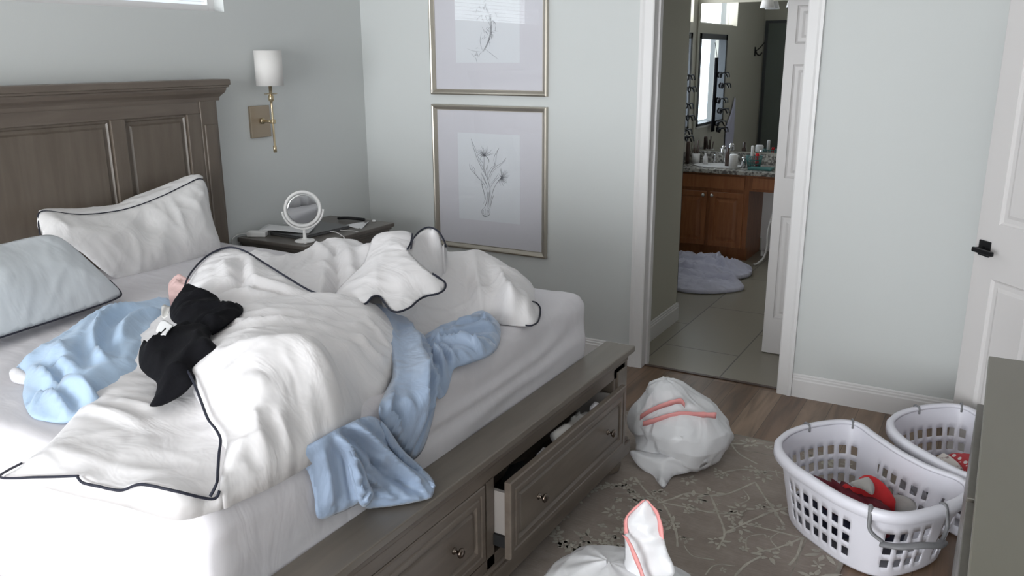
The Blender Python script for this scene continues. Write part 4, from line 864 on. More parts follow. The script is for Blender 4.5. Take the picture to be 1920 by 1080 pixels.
# round table mirror
mir = thing('table_mirror', 'round white tabletop mirror on a pedestal on the nightstand', 'mirror', (.43, -1.075, nz+.001), R(-40))
def lmesh(name, bm, m, parent, smooth=True): return _link(name, bm, m, parent, smooth)
RM, ZC = .091, .176
bm = bmesh.new(); lathe(bm, [(0, 0), (.053, 0), (.055, .004), (.050, .009), (.02, .013), (.010, .02), (.008, .05), (.010, .062), (0, .066)], (0, 0, 0), 32); lmesh('base', bm, M['whiteplastic'], mir)
# fork: half ring below the mirror (local x is the facing direction)
bm = bmesh.new(); tube(bm, [(0, (RM+.016)*math.cos(a), ZC+(RM+.016)*math.sin(a)) for a in [R(180+4+172*k/40-0) for k in range(41)]], .006, n=8); lmesh('fork', bm, M['whiteplastic'], mir)
bm = bmesh.new()
ring = [(RM*math.cos(2*math.pi*k/64), RM*math.sin(2*math.pi*k/64)) for k in range(64)]
tube(bm, [(0, a, ZC+b) for a, b in ring], .0085, n=10, closed=True, up=Vector((1, 0, 0))); fr = lmesh('mirror_frame', bm, M['whiteplastic'], mir)
bm = bmesh.new(); lathe(bm, [(0, .0078), (.02, .0076), (.04, .007), (.06, .006), (.075, .005), (RM-.003, .0036)], (0, 0, ZC), 48, 'x'); lmesh('mirror_glass', bm, M['mirror'], mir)
bm = bmesh.new(); lathe(bm, [(0, -.008), (RM-.004, -.006), (RM-.002, .0)], (0, 0, ZC), 48, 'x'); lmesh('back', bm, M['whiteplastic'], mir)

# ================================================================== WALL SCONCE
sc = thing('wall_sconce', 'brass wall sconce with white drum shade above the nightstand', 'lamp', (0, -.92, 1.40))
SX, SY = .10, -.915
mbox('back_plate', (.0, .018, -.995, -.852, 1.315, 1.488), M['brassplate'], sc, bev=.003)
bm = bmesh.new(); tube(bm, [(.018, -.915, 1.405), (SX, SY, 1.405)], .007, n=12); tube(bm, [(.018, -.915, 1.405), (.030, -.915, 1.405)], .016, n=16); box(bm, SX-.012, SX+.012, SY-.012, SY+.012, 1.393, 1.417, bev=.003); link('arm', bm, M['brass'], sc, True)
bm = bmesh.new(); lathe(bm, [(0, 1.236), (.010, 1.236), (.010, 1.272), (.0058, 1.274), (.0058, 1.50), (.008, 1.512), (.015, 1.52), (.015, 1.54), (.009, 1.55), (.009, 1.61), (0, 1.61)], (SX, SY, 0), 20); link('rod', bm, M['brass'], sc, True)
bm = bmesh.new(); lathe(bm, [(0, 1.552), (.035, 1.552), (.036, 1.555), (0, 1.556)], (SX, SY, 0), 28); link('drip_plate', bm, M['brass'], sc, True)
bm = bmesh.new(); lathe(bm, [(.072, 1.597), (.0735, 1.597), (.0735, 1.782), (.072, 1.782)], (SX, SY, 0), 48)
for f in [f for f in bm.faces if len(f.verts) > 4]: bm.faces.remove(f)
bm2 = bm
link('lamp_shade', bm2, M['shade'], sc, True)
bm = bmesh.new(); lathe(bm, [(0, 1.61), (.008, 1.612), (.018, 1.65), (.016, 1.68), (0, 1.695)], (SX, SY, 0), 16); link('bulb', bm, M['cup'], sc, True)

# ================================================================== FRAMED PRINTS
def picture(x0, x1, z0, z1, label, draw, pz):
    t = thing('framed_print', label, 'picture', ((x0+x1)/2, -.012, z0), 0)
    bm = bmesh.new(); sweep_rect(bm, [(0, 0), (0, .026), (.008, .030), (.014, .028), (.028, .014), (.032, .014), (.032, .004), (.034, 0)], x0, x1, z0, z1, -.001)
    link('frame', bm, M['frame'], t)
    mbox('mat_board', (x0+.02, x1-.02, -.009, -.003, z0+.02, z1-.02), M['mat'], t)
    pr = mbox('print', (pz[0], pz[1], -.0098, -.0088, pz[2], pz[3]), M['paper'], t)
    bm = bmesh.new(); draw(bm); link('drawing', bm, M['ink'], pr)
    mbox('glass', (x0+.03, x1-.03, -.0145, -.0125, z0+.03, z1-.03), M['glass'], t)
    return t
def stroke(bm, pts, r=.0012, tp=None): tube(bm, catmull([(x, -.0105, z) for x, z in pts], 6), r, n=5, flat=.6, taper=tp or (lambda t: .35+.65*math.sin(math.pi*min(1, t*1.0+.05))))
def bulb_plant(bm):
    flat = lambda t: .5+.5*math.sin(math.pi*min(1, t+.1))
    for r, P in (
        (1.30, [(0.8169,-0.01,1.2644), (0.8327,-0.01,1.2130), (0.8552,-0.01,1.1551), (0.8851,-0.01,1.0979), (0.9151,-0.01,1.0536), (0.9394,-0.01,1.0025), (0.9434,-0.01,0.9631)]),
        (1.00, [(0.8197,-0.01,1.2546), (0.8444,-0.01,1.2101), (0.8702,-0.01,1.1431), (0.9005,-0.01,1.0924), (0.9267,-0.01,1.0414), (0.9414,-0.01,0.9828)]),
        (1.30, [(0.8845,-0.01,1.0649), (0.9033,-0.01,1.0266), (0.9222,-0.01,0.9948), (0.9354,-0.01,0.9626)]),
        (1.00, [(0.8961,-0.01,1.0524), (0.9145,-0.01,1.0141), (0.9310,-0.01,0.9756)]),
        (1.30, [(0.9054,-0.01,1.1646), (0.9070,-0.01,1.1188), (0.9079,-0.01,1.0796), (0.9192,-0.01,1.0474)]),
        (1.00, [(0.8977,-0.01,1.1510), (0.9007,-0.01,1.1053), (0.9040,-0.01,1.0729)]),
        (1.20, [(0.9315,-0.01,1.1138), (0.9198,-0.01,1.0868), (0.9152,-0.01,1.0604)]),
        (1.00, [(0.9276,-0.01,1.1068), (0.9348,-0.01,1.0813), (0.9268,-0.01,1.0543)]),
        (1.30, [(1.0125,-0.01,1.2201), (0.9820,-0.01,1.1749), (0.9761,-0.01,1.1422), (0.9814,-0.01,1.1167), (0.9542,-0.01,1.0956), (0.9321,-0.01,1.0547), (0.9331,-0.01,1.0153)]),
        (1.10, [(1.0088,-0.01,1.2148), (0.9932,-0.01,1.1755), (0.9890,-0.01,1.1366), (0.9850,-0.01,1.1137), (0.9620,-0.01,1.0893), (0.9423,-0.01,1.0553)]),
        (1.30, [(1.0606,-0.01,1.1630), (1.0305,-0.01,1.1322), (0.9925,-0.01,1.1106), (0.9619,-0.01,1.0829), (0.9383,-0.01,1.0354), (0.9338,-0.01,1.0089)]),
        (1.00, [(1.0568,-0.01,1.1498), (1.0151,-0.01,1.1120), (0.9731,-0.01,1.0836), (0.9536,-0.01,1.0496), (0.9418,-0.01,1.0159)]),
        (1.20, [(1.0108,-0.01,1.0469), (0.9840,-0.01,1.0255), (0.9608,-0.01,0.9975), (0.9465,-0.01,0.9702)]),
        (1.00, [(1.0073,-0.01,1.0662), (0.9804,-0.01,1.0317), (0.9530,-0.01,1.0034)]),
        (1.20, [(1.0144,-0.01,1.0340), (0.9875,-0.01,0.9993), (0.9679,-0.01,0.9584), (0.9533,-0.01,0.9108), (0.9495,-0.01,0.8570)]),
        (1.00, [(1.0031,-0.01,1.0200), (0.9756,-0.01,0.9788), (0.9601,-0.01,0.9380), (0.9516,-0.01,0.8975)]),
        (1.20, [(0.8415,-0.01,1.0558), (0.8761,-0.01,1.0216), (0.9029,-0.01,1.0000), (0.9217,-0.01,0.9616)]),
        (0.90, [(0.8378,-0.01,1.0620), (0.8569,-0.01,1.0369), (0.8874,-0.01,1.0122)]),
        (1.20, [(0.8874,-0.01,1.0090), (0.8922,-0.01,0.9728), (0.9094,-0.01,0.9273), (0.9113,-0.01,0.9009), (0.8971,-0.01,0.8765)]),
        (0.90, [(0.8841,-0.01,1.0387), (0.8894,-0.01,0.9925), (0.9021,-0.01,0.9471), (0.9068,-0.01,0.9071)]),
        (1.60, [(0.9713,-0.01,0.9320), (0.9596,-0.01,0.9047), (0.9496,-0.01,0.8640)]),
        (1.50, [(0.9434,-0.01,0.9631), (0.9381,-0.01,0.9096), (0.9307,-0.01,0.8456)]),
        (1.20, [(0.9331,-0.01,0.9624), (0.9247,-0.01,0.9085), (0.9122,-0.01,0.8609)]),
        (1.10, [(0.9479,-0.01,0.9635), (0.9457,-0.01,0.9102), (0.9404,-0.01,0.8563)]),
        (1.00, [(0.9386,-0.01,0.9498), (0.9299,-0.01,0.8958), (0.9240,-0.01,0.8549)]),
        (1.00, [(0.9253,-0.01,0.9488), (0.9207,-0.01,0.8951), (0.9060,-0.01,0.8534)]),
        (1.30, [(0.9060,-0.01,0.8534), (0.8885,-0.01,0.8388), (0.8866,-0.01,0.8184), (0.8960,-0.01,0.8056), (0.9156,-0.01,0.8020), (0.9367,-0.01,0.8092), (0.9446,-0.01,0.8267), (0.9395,-0.01,0.8463), (0.9308,-0.01,0.8489)]),
        (1.00, [(0.9004,-0.01,0.8398), (0.8947,-0.01,0.8224), (0.9037,-0.01,0.8076)]),
        (1.20, [(0.9120,-0.01,0.8440), (0.9086,-0.01,0.8269), (0.9114,-0.01,0.8069)]),
        (1.00, [(0.9238,-0.01,0.8417), (0.9235,-0.01,0.8249), (0.9195,-0.01,0.8076)]),
        (1.30, [(0.9337,-0.01,0.8389), (0.9335,-0.01,0.8224), (0.9271,-0.01,0.8083)]),
        (2.00, [(0.8894,-0.01,0.8050), (0.9113,-0.01,0.7986), (0.9398,-0.01,0.8081)]),
        (1.20, [(0.8959,-0.01,0.7973), (0.9154,-0.01,0.7950), (0.9365,-0.01,0.7969)]),
        (1.20, [(0.8011,-0.01,1.1128), (0.8067,-0.01,1.0868), (0.8221,-0.01,1.0679), (0.8377,-0.01,1.0555)]),
        (1.00, [(0.8152,-0.01,1.1071), (0.8224,-0.01,1.0841), (0.8416,-0.01,1.0623)]),
        (0.90, [(0.8266,-0.01,1.1009), (0.8382,-0.01,1.0818), (0.8416,-0.01,1.0590)]),
        (2.40, [(0.8339,-0.01,1.0605), (0.8415,-0.01,1.0544)]),
        (2.00, [(0.8895,-0.01,0.9990), (0.8943,-0.01,0.9896)]),
        (1.00, [(0.9055,-0.01,1.1677), (0.8755,-0.01,1.1822), (0.8414,-0.01,1.1904)]),
        (1.00, [(0.9055,-0.01,1.1677), (0.8875,-0.01,1.1754), (0.8674,-0.01,1.1789)]),
        (1.00, [(0.9055,-0.01,1.1677), (0.8835,-0.01,1.1861), (0.8564,-0.01,1.1995)]),
        (1.00, [(0.9055,-0.01,1.1677), (0.8906,-0.01,1.1833), (0.8711,-0.01,1.1954)]),
        (1.00, [(0.9055,-0.01,1.1677), (0.8903,-0.01,1.1884), (0.8694,-0.01,1.2055)]),
        (1.00, [(0.9055,-0.01,1.1677), (0.8967,-0.01,1.1842), (0.8833,-0.01,1.1986)]),
        (1.00, [(0.9055,-0.01,1.1677), (0.8975,-0.01,1.1881), (0.8842,-0.01,1.2066)]),
        (1.00, [(0.9055,-0.01,1.1677), (0.9014,-0.01,1.1982), (0.8891,-0.01,1.2266)]),
        (1.00, [(0.9055,-0.01,1.1677), (0.9074,-0.01,1.1921), (0.9029,-0.01,1.2158)]),
        (1.00, [(0.9055,-0.01,1.1677), (0.9077,-0.01,1.1880), (0.9046,-0.01,1.2079)]),
        (1.00, [(0.9055,-0.01,1.1677), (0.9084,-0.01,1.1845), (0.9064,-0.01,1.2010)]),
        (1.00, [(0.9055,-0.01,1.1677), (0.9145,-0.01,1.1877), (0.9178,-0.01,1.2088)]),
        (1.00, [(0.9055,-0.01,1.1677), (0.9217,-0.01,1.1947), (0.9300,-0.01,1.2237)]),
        (1.00, [(0.9055,-0.01,1.1677), (0.9228,-0.01,1.1881), (0.9343,-0.01,1.2116)]),
        (1.00, [(0.9055,-0.01,1.1677), (0.9185,-0.01,1.1809), (0.9278,-0.01,1.1963)]),
        (1.00, [(0.9055,-0.01,1.1677), (0.9219,-0.01,1.1804), (0.9349,-0.01,1.1960)]),
        (1.00, [(0.9055,-0.01,1.1677), (0.9370,-0.01,1.1850), (0.9634,-0.01,1.2082)]),
        (1.00, [(0.9055,-0.01,1.1677), (0.9263,-0.01,1.1755), (0.9449,-0.01,1.1876)]),
        (1.00, [(0.9055,-0.01,1.1677), (0.9380,-0.01,1.1749), (0.9680,-0.01,1.1882)]),
        (1.00, [(0.9055,-0.01,1.1677), (0.9402,-0.01,1.1721), (0.9736,-0.01,1.1837)]),
        (1.00, [(1.0260,-0.01,1.0443), (1.0262,-0.01,1.0699), (1.0194,-0.01,1.0941)]),
        (1.00, [(1.0260,-0.01,1.0443), (1.0285,-0.01,1.0720), (1.0235,-0.01,1.0991)]),
        (1.00, [(1.0260,-0.01,1.0443), (1.0336,-0.01,1.0618), (1.0363,-0.01,1.0801)]),
        (1.00, [(1.0260,-0.01,1.0443), (1.0392,-0.01,1.0669), (1.0464,-0.01,1.0913)]),
        (1.00, [(1.0260,-0.01,1.0443), (1.0403,-0.01,1.0641), (1.0493,-0.01,1.0860)]),
        (1.00, [(1.0260,-0.01,1.0443), (1.0473,-0.01,1.0655), (1.0626,-0.01,1.0900)]),
        (1.00, [(1.0260,-0.01,1.0443), (1.0495,-0.01,1.0618), (1.0684,-0.01,1.0834)]),
        (1.00, [(1.0260,-0.01,1.0443), (1.0524,-0.01,1.0595), (1.0747,-0.01,1.0793)]),
        (1.00, [(1.0260,-0.01,1.0443), (1.0501,-0.01,1.0517), (1.0723,-0.01,1.0633)]),
        (1.00, [(1.0260,-0.01,1.0443), (1.0564,-0.01,1.0508), (1.0852,-0.01,1.0635)]),
        (1.00, [(1.0260,-0.01,1.0443), (1.0512,-0.01,1.0457), (1.0763,-0.01,1.0518)]),
        (1.00, [(1.0260,-0.01,1.0443), (1.0490,-0.01,1.0442), (1.0722,-0.01,1.0490)]),
        (1.00, [(1.0260,-0.01,1.0443), (1.0456,-0.01,1.0395), (1.0670,-0.01,1.0390)]),
        (1.00, [(1.0260,-0.01,1.0443), (1.0448,-0.01,1.0357), (1.0666,-0.01,1.0310)]),
        (1.00, [(1.0260,-0.01,1.0443), (1.0433,-0.01,1.0327), (1.0640,-0.01,1.0251)]),
        (1.00, [(1.0260,-0.01,1.0443), (1.0437,-0.01,1.0269), (1.0665,-0.01,1.0138)]),
        (1.00, [(1.0260,-0.01,1.0443), (1.0407,-0.01,1.0274), (1.0606,-0.01,1.0143)]),
        (1.00, [(1.0260,-0.01,1.0443), (1.0370,-0.01,1.0242), (1.0535,-0.01,1.0071)]),
        (1.00, [(1.0260,-0.01,1.0443), (1.0333,-0.01,1.0275), (1.0450,-0.01,1.0123)]),
        (1.00, [(1.0260,-0.01,1.0443), (1.0302,-0.01,1.0180), (1.0419,-0.01,0.9935)]),
        (1.00, [(1.0260,-0.01,1.0443), (1.0251,-0.01,1.0273), (1.0287,-0.01,1.0105)]),
        (1.00, [(1.0260,-0.01,1.0443), (1.0187,-0.01,1.0201), (1.0185,-0.01,0.9950)]),
        (1.00, [(1.0260,-0.01,1.0443), (1.0169,-0.01,1.0271), (1.0126,-0.01,1.0081)]),
        (1.00, [(1.0260,-0.01,1.0443), (1.0155,-0.01,1.0292), (1.0093,-0.01,1.0124)]),
        (1.00, [(1.0260,-0.01,1.0443), (1.0114,-0.01,1.0286), (1.0011,-0.01,1.0099)]),
        (1.00, [(1.0260,-0.01,1.0443), (1.0046,-0.01,1.0240), (0.9890,-0.01,0.9997)]),
        (1.60, [(0.8632,-0.01,1.1751), (0.8862,-0.01,1.1667), (0.9168,-0.01,1.1683), (0.9478,-0.01,1.1795)]),
        (1.30, [(0.8783,-0.01,1.1500), (0.9055,-0.01,1.1709), (0.9358,-0.01,1.1531), (0.9434,-0.01,1.1340)]),
        (1.20, [(0.8666,-0.01,1.1558), (0.8857,-0.01,1.1372), (0.8973,-0.01,1.1247)]),
        (1.00, [(0.9168,-0.01,1.1651), (0.9357,-0.01,1.1499), (0.9411,-0.01,1.1272)]),
        (2.60, [(1.0146,-0.01,1.0599), (1.0260,-0.01,1.0443), (1.0181,-0.01,1.0342)]),
        (2.20, [(0.8864,-0.01,1.1763), (0.9054,-0.01,1.1646), (0.9248,-0.01,1.1720)])):
        stroke(bm, [(p[0], p[2]) for p in P], .00105*r, flat)
def sketch_plant(bm):
    rnd = random.Random(11)
    for (cx, cz, n, s) in ((.90, 1.99, 26, .055), (.95, 1.87, 22, .035), (.97, 1.93, 12, .03), (.87, 1.76, 10, .03)):
        for k in range(n):
            x, z = cx+rnd.gauss(0, s*.5), cz+rnd.gauss(0, s*.6); a = rnd.uniform(0, 6.28); l = rnd.uniform(.015, .04)
            stroke(bm, [(x, z), (x+l*.5*math.cos(a), z+l*.5*math.sin(a)+.004), (x+l*math.cos(a), z+l*math.sin(a))], .0009)
    for off in (0, .004, -.004): stroke(bm, [(.96+off, 1.97), (.965+off, 1.90), (.955+off, 1.85), (.93+off, 1.80), (.905+off, 1.77)], .0013)
    stroke(bm, [(.905, 1.77), (.85, 1.775), (.80, 1.79)], .001); stroke(bm, [(.92, 1.79), (.98, 1.75), (1.01, 1.73)], .001); stroke(bm, [(.905, 1.78), (.89, 1.83), (.90, 1.88)], .001)
picture(.5404, 1.3357, .5833, 1.4653, 'champagne-framed print of a flowering bulb plant, the lower of two', bulb_plant, (.719, 1.155, .770, 1.30))
picture(.5404, 1.3357, 1.5238, 2.4058, 'champagne-framed faint pencil plant print, the upper of two, cut by the top edge', sketch_plant, (.719, 1.155, 1.71, 2.24))

# ================================================================== RUG
bm = bmesh.new(); box(bm, .75, 3.312, -4.3, -.638, .0005, .008, bev=.002)
ZB = .0088
def ribbon(pts, wd, per=6):
    P = catmull(pts, per); vs = []
    for i, p in enumerate(P):
        a = P[max(i-1, 0)]; b = P[min(i+1, len(P)-1)]; t = (b-a); t.z = 0
        if t.length < 1e-6: continue
        t.normalize(); s = Vector((-t.y, t.x, 0)); k = wd*(.75+.5*noise.noise(p*30))
        vs.append((bm.verts.new((p.x+s.x*k, p.y+s.y*k, ZB+.0002*noise.noise(p*9))), bm.verts.new((p.x-s.x*k, p.y-s.y*k, ZB+.0002*noise.noise(p*9)))))
    for a, b in zip(vs, vs[1:]): bm.faces.new((a[0], b[0], b[1], a[1])).material_index = 1
def petals(c, r, n, wd=.4, hole=.35):
    for k in range(n):
        a = 2*math.pi*k/n+c[0]*7; d = Vector((math.cos(a), math.sin(a), 0)); s = Vector((-d.y, d.x, 0)); o = Vector((c[0], c[1], ZB+.0004))
        kk = 1+.9*noise.noise(Vector((a*3, c[0]*19, c[1]*17)))
        q = [o+d*r*hole, o+d*r*.45*kk+s*r*wd*.5, o+d*r*.75*kk+s*r*wd*.35, o+d*r*kk, o+d*r*.7*kk-s*r*wd*.4, o+d*r*.4*kk-s*r*wd*.3]
        bm.faces.new([bm.verts.new(x) for x in q]).material_index = 1
vines = [[(2.589,-1.435,0.008), (2.631,-1.371,0.008), (2.670,-1.299,0.008), (2.756,-1.271,0.008), (2.817,-1.217,0.008), (2.886,-1.069,0.008)],
 [(2.886,-1.069,0.008), (2.947,-1.169,0.008), (3.006,-1.257,0.008), (3.070,-1.357,0.008)],
 [(2.756,-1.271,0.008), (2.819,-1.386,0.008), (2.888,-1.525,0.008), (2.897,-1.644,0.008)],
 [(2.888,-1.525,0.008), (2.928,-1.437,0.008), (2.995,-1.296,0.008), (3.057,-1.205,0.008)],
 [(2.600,-1.423,0.008), (2.708,-1.411,0.008), (2.812,-1.399,0.008), (2.896,-1.357,0.008)],
 [(2.944,-1.420,0.008), (3.044,-1.416,0.008), (3.157,-1.415,0.008)],
 [(2.611,-1.432,0.008), (2.661,-1.498,0.008), (2.730,-1.614,0.008), (2.764,-1.699,0.008)],
 [(2.998,-1.776,0.008), (3.015,-1.685,0.008), (3.048,-1.609,0.008)],
 [(3.028,-1.589,0.008), (3.088,-1.523,0.008), (3.151,-1.411,0.008)],
 [(2.427,-1.278,0.008), (2.527,-1.380,0.008), (2.602,-1.427,0.008)],
 [(2.718,-1.087,0.008), (2.804,-0.983,0.008), (2.891,-0.962,0.008)],
 [(2.689,-0.745,0.008), (2.752,-0.836,0.008), (2.852,-0.899,0.008)],
 [(3.151,-1.411,0.008), (3.158,-1.536,0.008), (3.147,-1.618,0.008)]]
for v in vines: ribbon(v, .0060)
for c in ((2.901,-1.001,0.008), (2.756,-1.251,0.008), (2.896,-1.319,0.008), (2.597,-1.646,0.008), (2.633,-1.190,0.008), (3.015,-1.252,0.008), (2.881,-1.592,0.008), (2.451,-1.813,0.008), (2.425,-1.333,0.008), (2.462,-1.587,0.008), (2.880,-1.375,0.008), (2.924,-1.461,0.008), (3.066,-1.588,0.008), (2.697,-1.568,0.008), (2.703,-1.331,0.008), (2.844,-0.960,0.008)):
    petals(c, .045+.02*noise.noise(Vector(c)*11), 7)
for c in ((2.757,-1.065,0.008), (2.730,-1.331,0.008), (2.885,-1.417,0.008), (2.981,-1.407,0.008), (2.584,-1.348,0.008), (2.742,-1.090,0.008), (3.117,-1.479,0.008), (2.981,-1.596,0.008), (2.718,-1.442,0.008), (2.533,-1.427,0.008)):
    petals(c, .022, 5, .6, .1)
rr_ = random.Random(21)
for k in range(46):
    cx, cy = rr_.uniform(2.45, 3.12), rr_.uniform(-2.6, -.85); petals((cx, cy), rr_.uniform(.012, .03), rr_.choice((3, 4, 5)), .6, .1)
for k in range(14):
    cx, cy = rr_.uniform(2.5, 3.1), rr_.uniform(-2.5, -.9); a = rr_.uniform(0, 6.28); ribbon([(cx, cy, .008), (cx+.07*math.cos(a), cy+.07*math.sin(a), .008), (cx+.13*math.cos(a+.5), cy+.13*math.sin(a+.5), .008)], .003)
# big yellow-grey medallion beside the bed
mc = (2.415,-1.637,0.008)
for k in range(26):
    a = 2*math.pi*k/26; p = Vector((mc[0]+.13*math.cos(a), mc[1]+.26*math.sin(a), ZB)); petals((p.x, p.y), .028+.012*noise.noise(p*20), 5, .7, .1)
for k in range(60):
    rx, ry = random.uniform(2.42, 2.62), random.uniform(-2.3, -1.35); petals((rx, ry), random.uniform(.008, .02), 4, .8, .0)
for d, wd in ((.005, .012), (.145, .005)):
    for q in (box(bm, 3.312-d-wd, 3.312-d, -4.29, -.645, .0078, .0088), box(bm, .76, 3.31, -.638-d-wd, -.638-d, .0078, .0088)):
        for v in q:
            for f in v.link_faces: f.material_index = 2
for y in np.arange(-4.2, -.8, .17): petals((3.24, float(y)), .062, 8, .35, .2)
for x in np.arange(.9, 3.2, .17): petals((float(x), -.712), .062, 8, .35, .2)
for y in np.arange(-4.12, -.8, .17): petals((3.235, float(y)), .026, 4, .5, .0)
for x in np.arange(.985, 3.2, .17): petals((float(x), -.71), .026, 4, .5, .0)
rug = link('area_rug', bm, M['rug'])
rug.data.materials.append(M['rugpat']); rug.data.materials.append(M['rugborder'])
tag(rug, 'grey-taupe area rug with a pale vine pattern beside the bed', 'rug')

# ================================================================== BIN BAGS
def bag_body(c, rad, rings, seed, n=72, amp=.10, sq=(1, 1), rz=0):
    """rings: (height, radius factor, dx, dy)"""
    bm = bmesh.new(); RR = []; m = 46
    hs = [r[0] for r in rings]
    for k in range(m+1):
        t = k/m*(len(rings)-1); i = min(int(t), len(rings)-2); f = t-i; f = f*f*(3-2*f)
        a, b = rings[i], rings[i+1]; h = a[0]*(1-f)+b[0]*f; r = a[1]*(1-f)+b[1]*f; dx = a[2]*(1-f)+b[2]*f; dy = a[3]*(1-f)+b[3]*f
        ring = []
        for j in range(n):
            th = 2*math.pi*j/n; d = Vector((math.cos(th)*sq[0], math.sin(th)*sq[1], 0)); d.rotate(Matrix.Rotation(rz, 3, 'Z'))
            q = Vector((math.cos(th)*1.3, math.sin(th)*1.3, h*5+seed*3.7))
            g = 1-abs(noise.noise(q*1.1+noise.noise_vector(q)*.6))*2.6
            w = r*rad*(1+amp*(g*.9+.9*noise.noise(q*.7)-.2)+amp*.35*(1-abs(noise.noise(q*3.1))*2.5))
            z = max(.002, c[2]+h+.012*noise.noise(q*1.5)*(1 if h > .02 else 0))
            ring.append(bm.verts.new((c[0]+dx+d.x*w, c[1]+dy+d.y*w, z)))
        RR.append(ring)
    for a, b in zip(RR, RR[1:]):
        for j in range(n): bm.faces.new((a[j], a[(j+1) % n], b[(j+1) % n], b[j]))
    bm.faces.new(RR[0][::-1]); bm.faces.new(RR[-1])
    return bm
def band(pts, wd, th, name, parent, up):
    """flat plastic drawstring ribbon through pts; up = its width direction"""
    P = catmull(pts, 6); bm = bmesh.new(); U = Vector(up).normalized(); prev = None
    for i, p in enumerate(P):
        a = P[max(i-1, 0)]; b = P[min(i+1, len(P)-1)]; t = (b-a).normalized(); nrm = t.cross(U).normalized(); k = .004*noise.noise(p*40)
        q = [bm.verts.new(p+U*wd/2+nrm*(th/2+k)), bm.verts.new(p-U*wd/2+nrm*(th/2-k)), bm.verts.new(p-U*wd/2-nrm*(th/2+k)), bm.verts.new(p+U*wd/2-nrm*(th/2-k))]
        if prev:
            for j in range(4): bm.faces.new((prev[j], prev[(j+1) % 4], q[(j+1) % 4], q[j]))
        else: bm.faces.new(q)
        prev = q
    bm.faces.new(prev)
    return link(name, bm, M['strap'], parent, True)
g1 = thing('rubbish_bag', 'filled white bin bag with pink drawstring at the corner of the footboard', 'bag', (2.56, -1.0, .009))
link('sack', bag_body((2.535, -.985, .009), .198, [(0, .55, 0, -.03), (.015, .78, 0, -.02), (.05, .95, 0, -.01), (.11, 1.05, 0, 0), (.17, .98, 0, 0), (.215, .88, -.01, 0), (.245, .74, -.015, .0), (.27, .60, -.035, .0), (.295, .50, -.065, .0), (.325, .38, -.085, .0), (.345, .20, -.09, .0), (.350, .03, -.09, 0)], 1), M['bag'], g1, True)
tail = cloth('sack_corner', [(2.354,-1.150,0.060), (2.479,-1.170,0.086), (2.638,-1.150,0.111), (2.700,-1.120,0.079), (2.626,-1.170,0.032), (2.574,-1.210,0.020), (2.573,-1.310,0.014), (2.544,-1.295,0.014), (2.482,-1.220,0.001), (2.408,-1.200,0.026)], M['bag'], g1, H=.035, Rr=.05, plane=(.2, -1, .5), wr=.006, seed=3, thick=.05, sp=.009)
tail2 = cloth('sack_corner', [(2.613,-0.930,0.146), (2.672,-0.920,0.124), (2.708,-0.930,0.100), (2.706,-0.930,0.051), (2.676,-0.950,0.000), (2.627,-0.980,-0.038), (2.599,-0.980,0.033)], M['bag'], g1, H=.02, Rr=.04, plane=(.2, -1, .5), wr=.004, seed=4, thick=.05, sp=.009)
ruff = cloth('sack_mouth', [(2.300,-1.070,0.158), (2.307,-1.050,0.216), (2.344,-1.030,0.268), (2.369,-1.000,0.306), (2.418,-1.000,0.329), (2.455,-1.000,0.328), (2.501,-1.000,0.302), (2.539,-1.000,0.279), (2.582,-1.000,0.238), (2.678,-1.000,0.233), (2.691,-1.020,0.187), (2.612,-1.080,0.168), (2.482,-1.120,0.162), (2.359,-1.120,0.126)], M['bag'], g1, H=.045, Rr=.06, plane=(.2, -1, .6), wr=.016, ang=1.2, fa=3, fb=13, seed=7, thick=.10, sp=.009)
band([(2.385,-1.130,0.218), (2.437,-1.130,0.264), (2.500,-1.120,0.301), (2.552,-1.100,0.319), (2.571,-1.090,0.299)], .028, .003, 'drawstring', g1, (.15, -.35, 1))
band([(2.406,-1.150,0.200), (2.466,-1.150,0.231), (2.514,-1.140,0.255), (2.561,-1.120,0.267), (2.622,-1.090,0.268), (2.701,-1.060,0.269)], .030, .003, 'drawstring', g1, (.15, -.35, 1))
mbox('label', (2.55, 2.60, -1.185, -1.184, .16, .20), M['tag'], g1)

g2 = thing('rubbish_bag', 'filled white bin bag with a tall pink-edged neck at the bottom edge', 'bag', (2.80, -2.25, .009))
link('sack', bag_body((2.785, -2.30, .009), .240, [(0, .6, 0, 0), (.02, .85, 0, 0), (.08, 1.0, 0, 0), (.15, 1.0, 0, 0), (.21, .86, 0, 0), (.245, .62, -.01, 0), (.262, .35, -.03, 0), (.27, .15, -.04, 0), (.272, .03, -.04, 0)], 5, sq=(1.08, .95), amp=.07), M['bag'], g2, True)
neck = cloth('sack_mouth', [(2.809,-2.300,0.254), (2.784,-2.270,0.319), (2.777,-2.260,0.366), (2.773,-2.250,0.405), (2.799,-2.250,0.453), (2.834,-2.250,0.491), (2.860,-2.250,0.473), (2.880,-2.250,0.441), (2.896,-2.260,0.402), (2.923,-2.300,0.379), (2.956,-2.330,0.320)], M['bag'], g2, H=.018, Rr=.04, plane=(.1, -1, .3), wr=.008, ang=1.5, seed=12, thick=.03, sp=.008)
band([(2.844,-2.262,0.496), (2.869,-2.262,0.473), (2.884,-2.262,0.443), (2.894,-2.268,0.405), (2.907,-2.280,0.363)], .014, .003, 'drawstring', g2, (.9, -.3, .1))
band([(2.834,-2.262,0.493), (2.807,-2.262,0.459), (2.781,-2.262,0.418), (2.790,-2.280,0.380)], .014, .003, 'drawstring', g2, (.8, -.3, .5))
band([(2.795,-2.300,0.384), (2.820,-2.320,0.372), (2.847,-2.340,0.346), (2.876,-2.360,0.311), (2.893,-2.370,0.271)], .017, .003, 'drawstring', g2, (.9, -.3, .1))

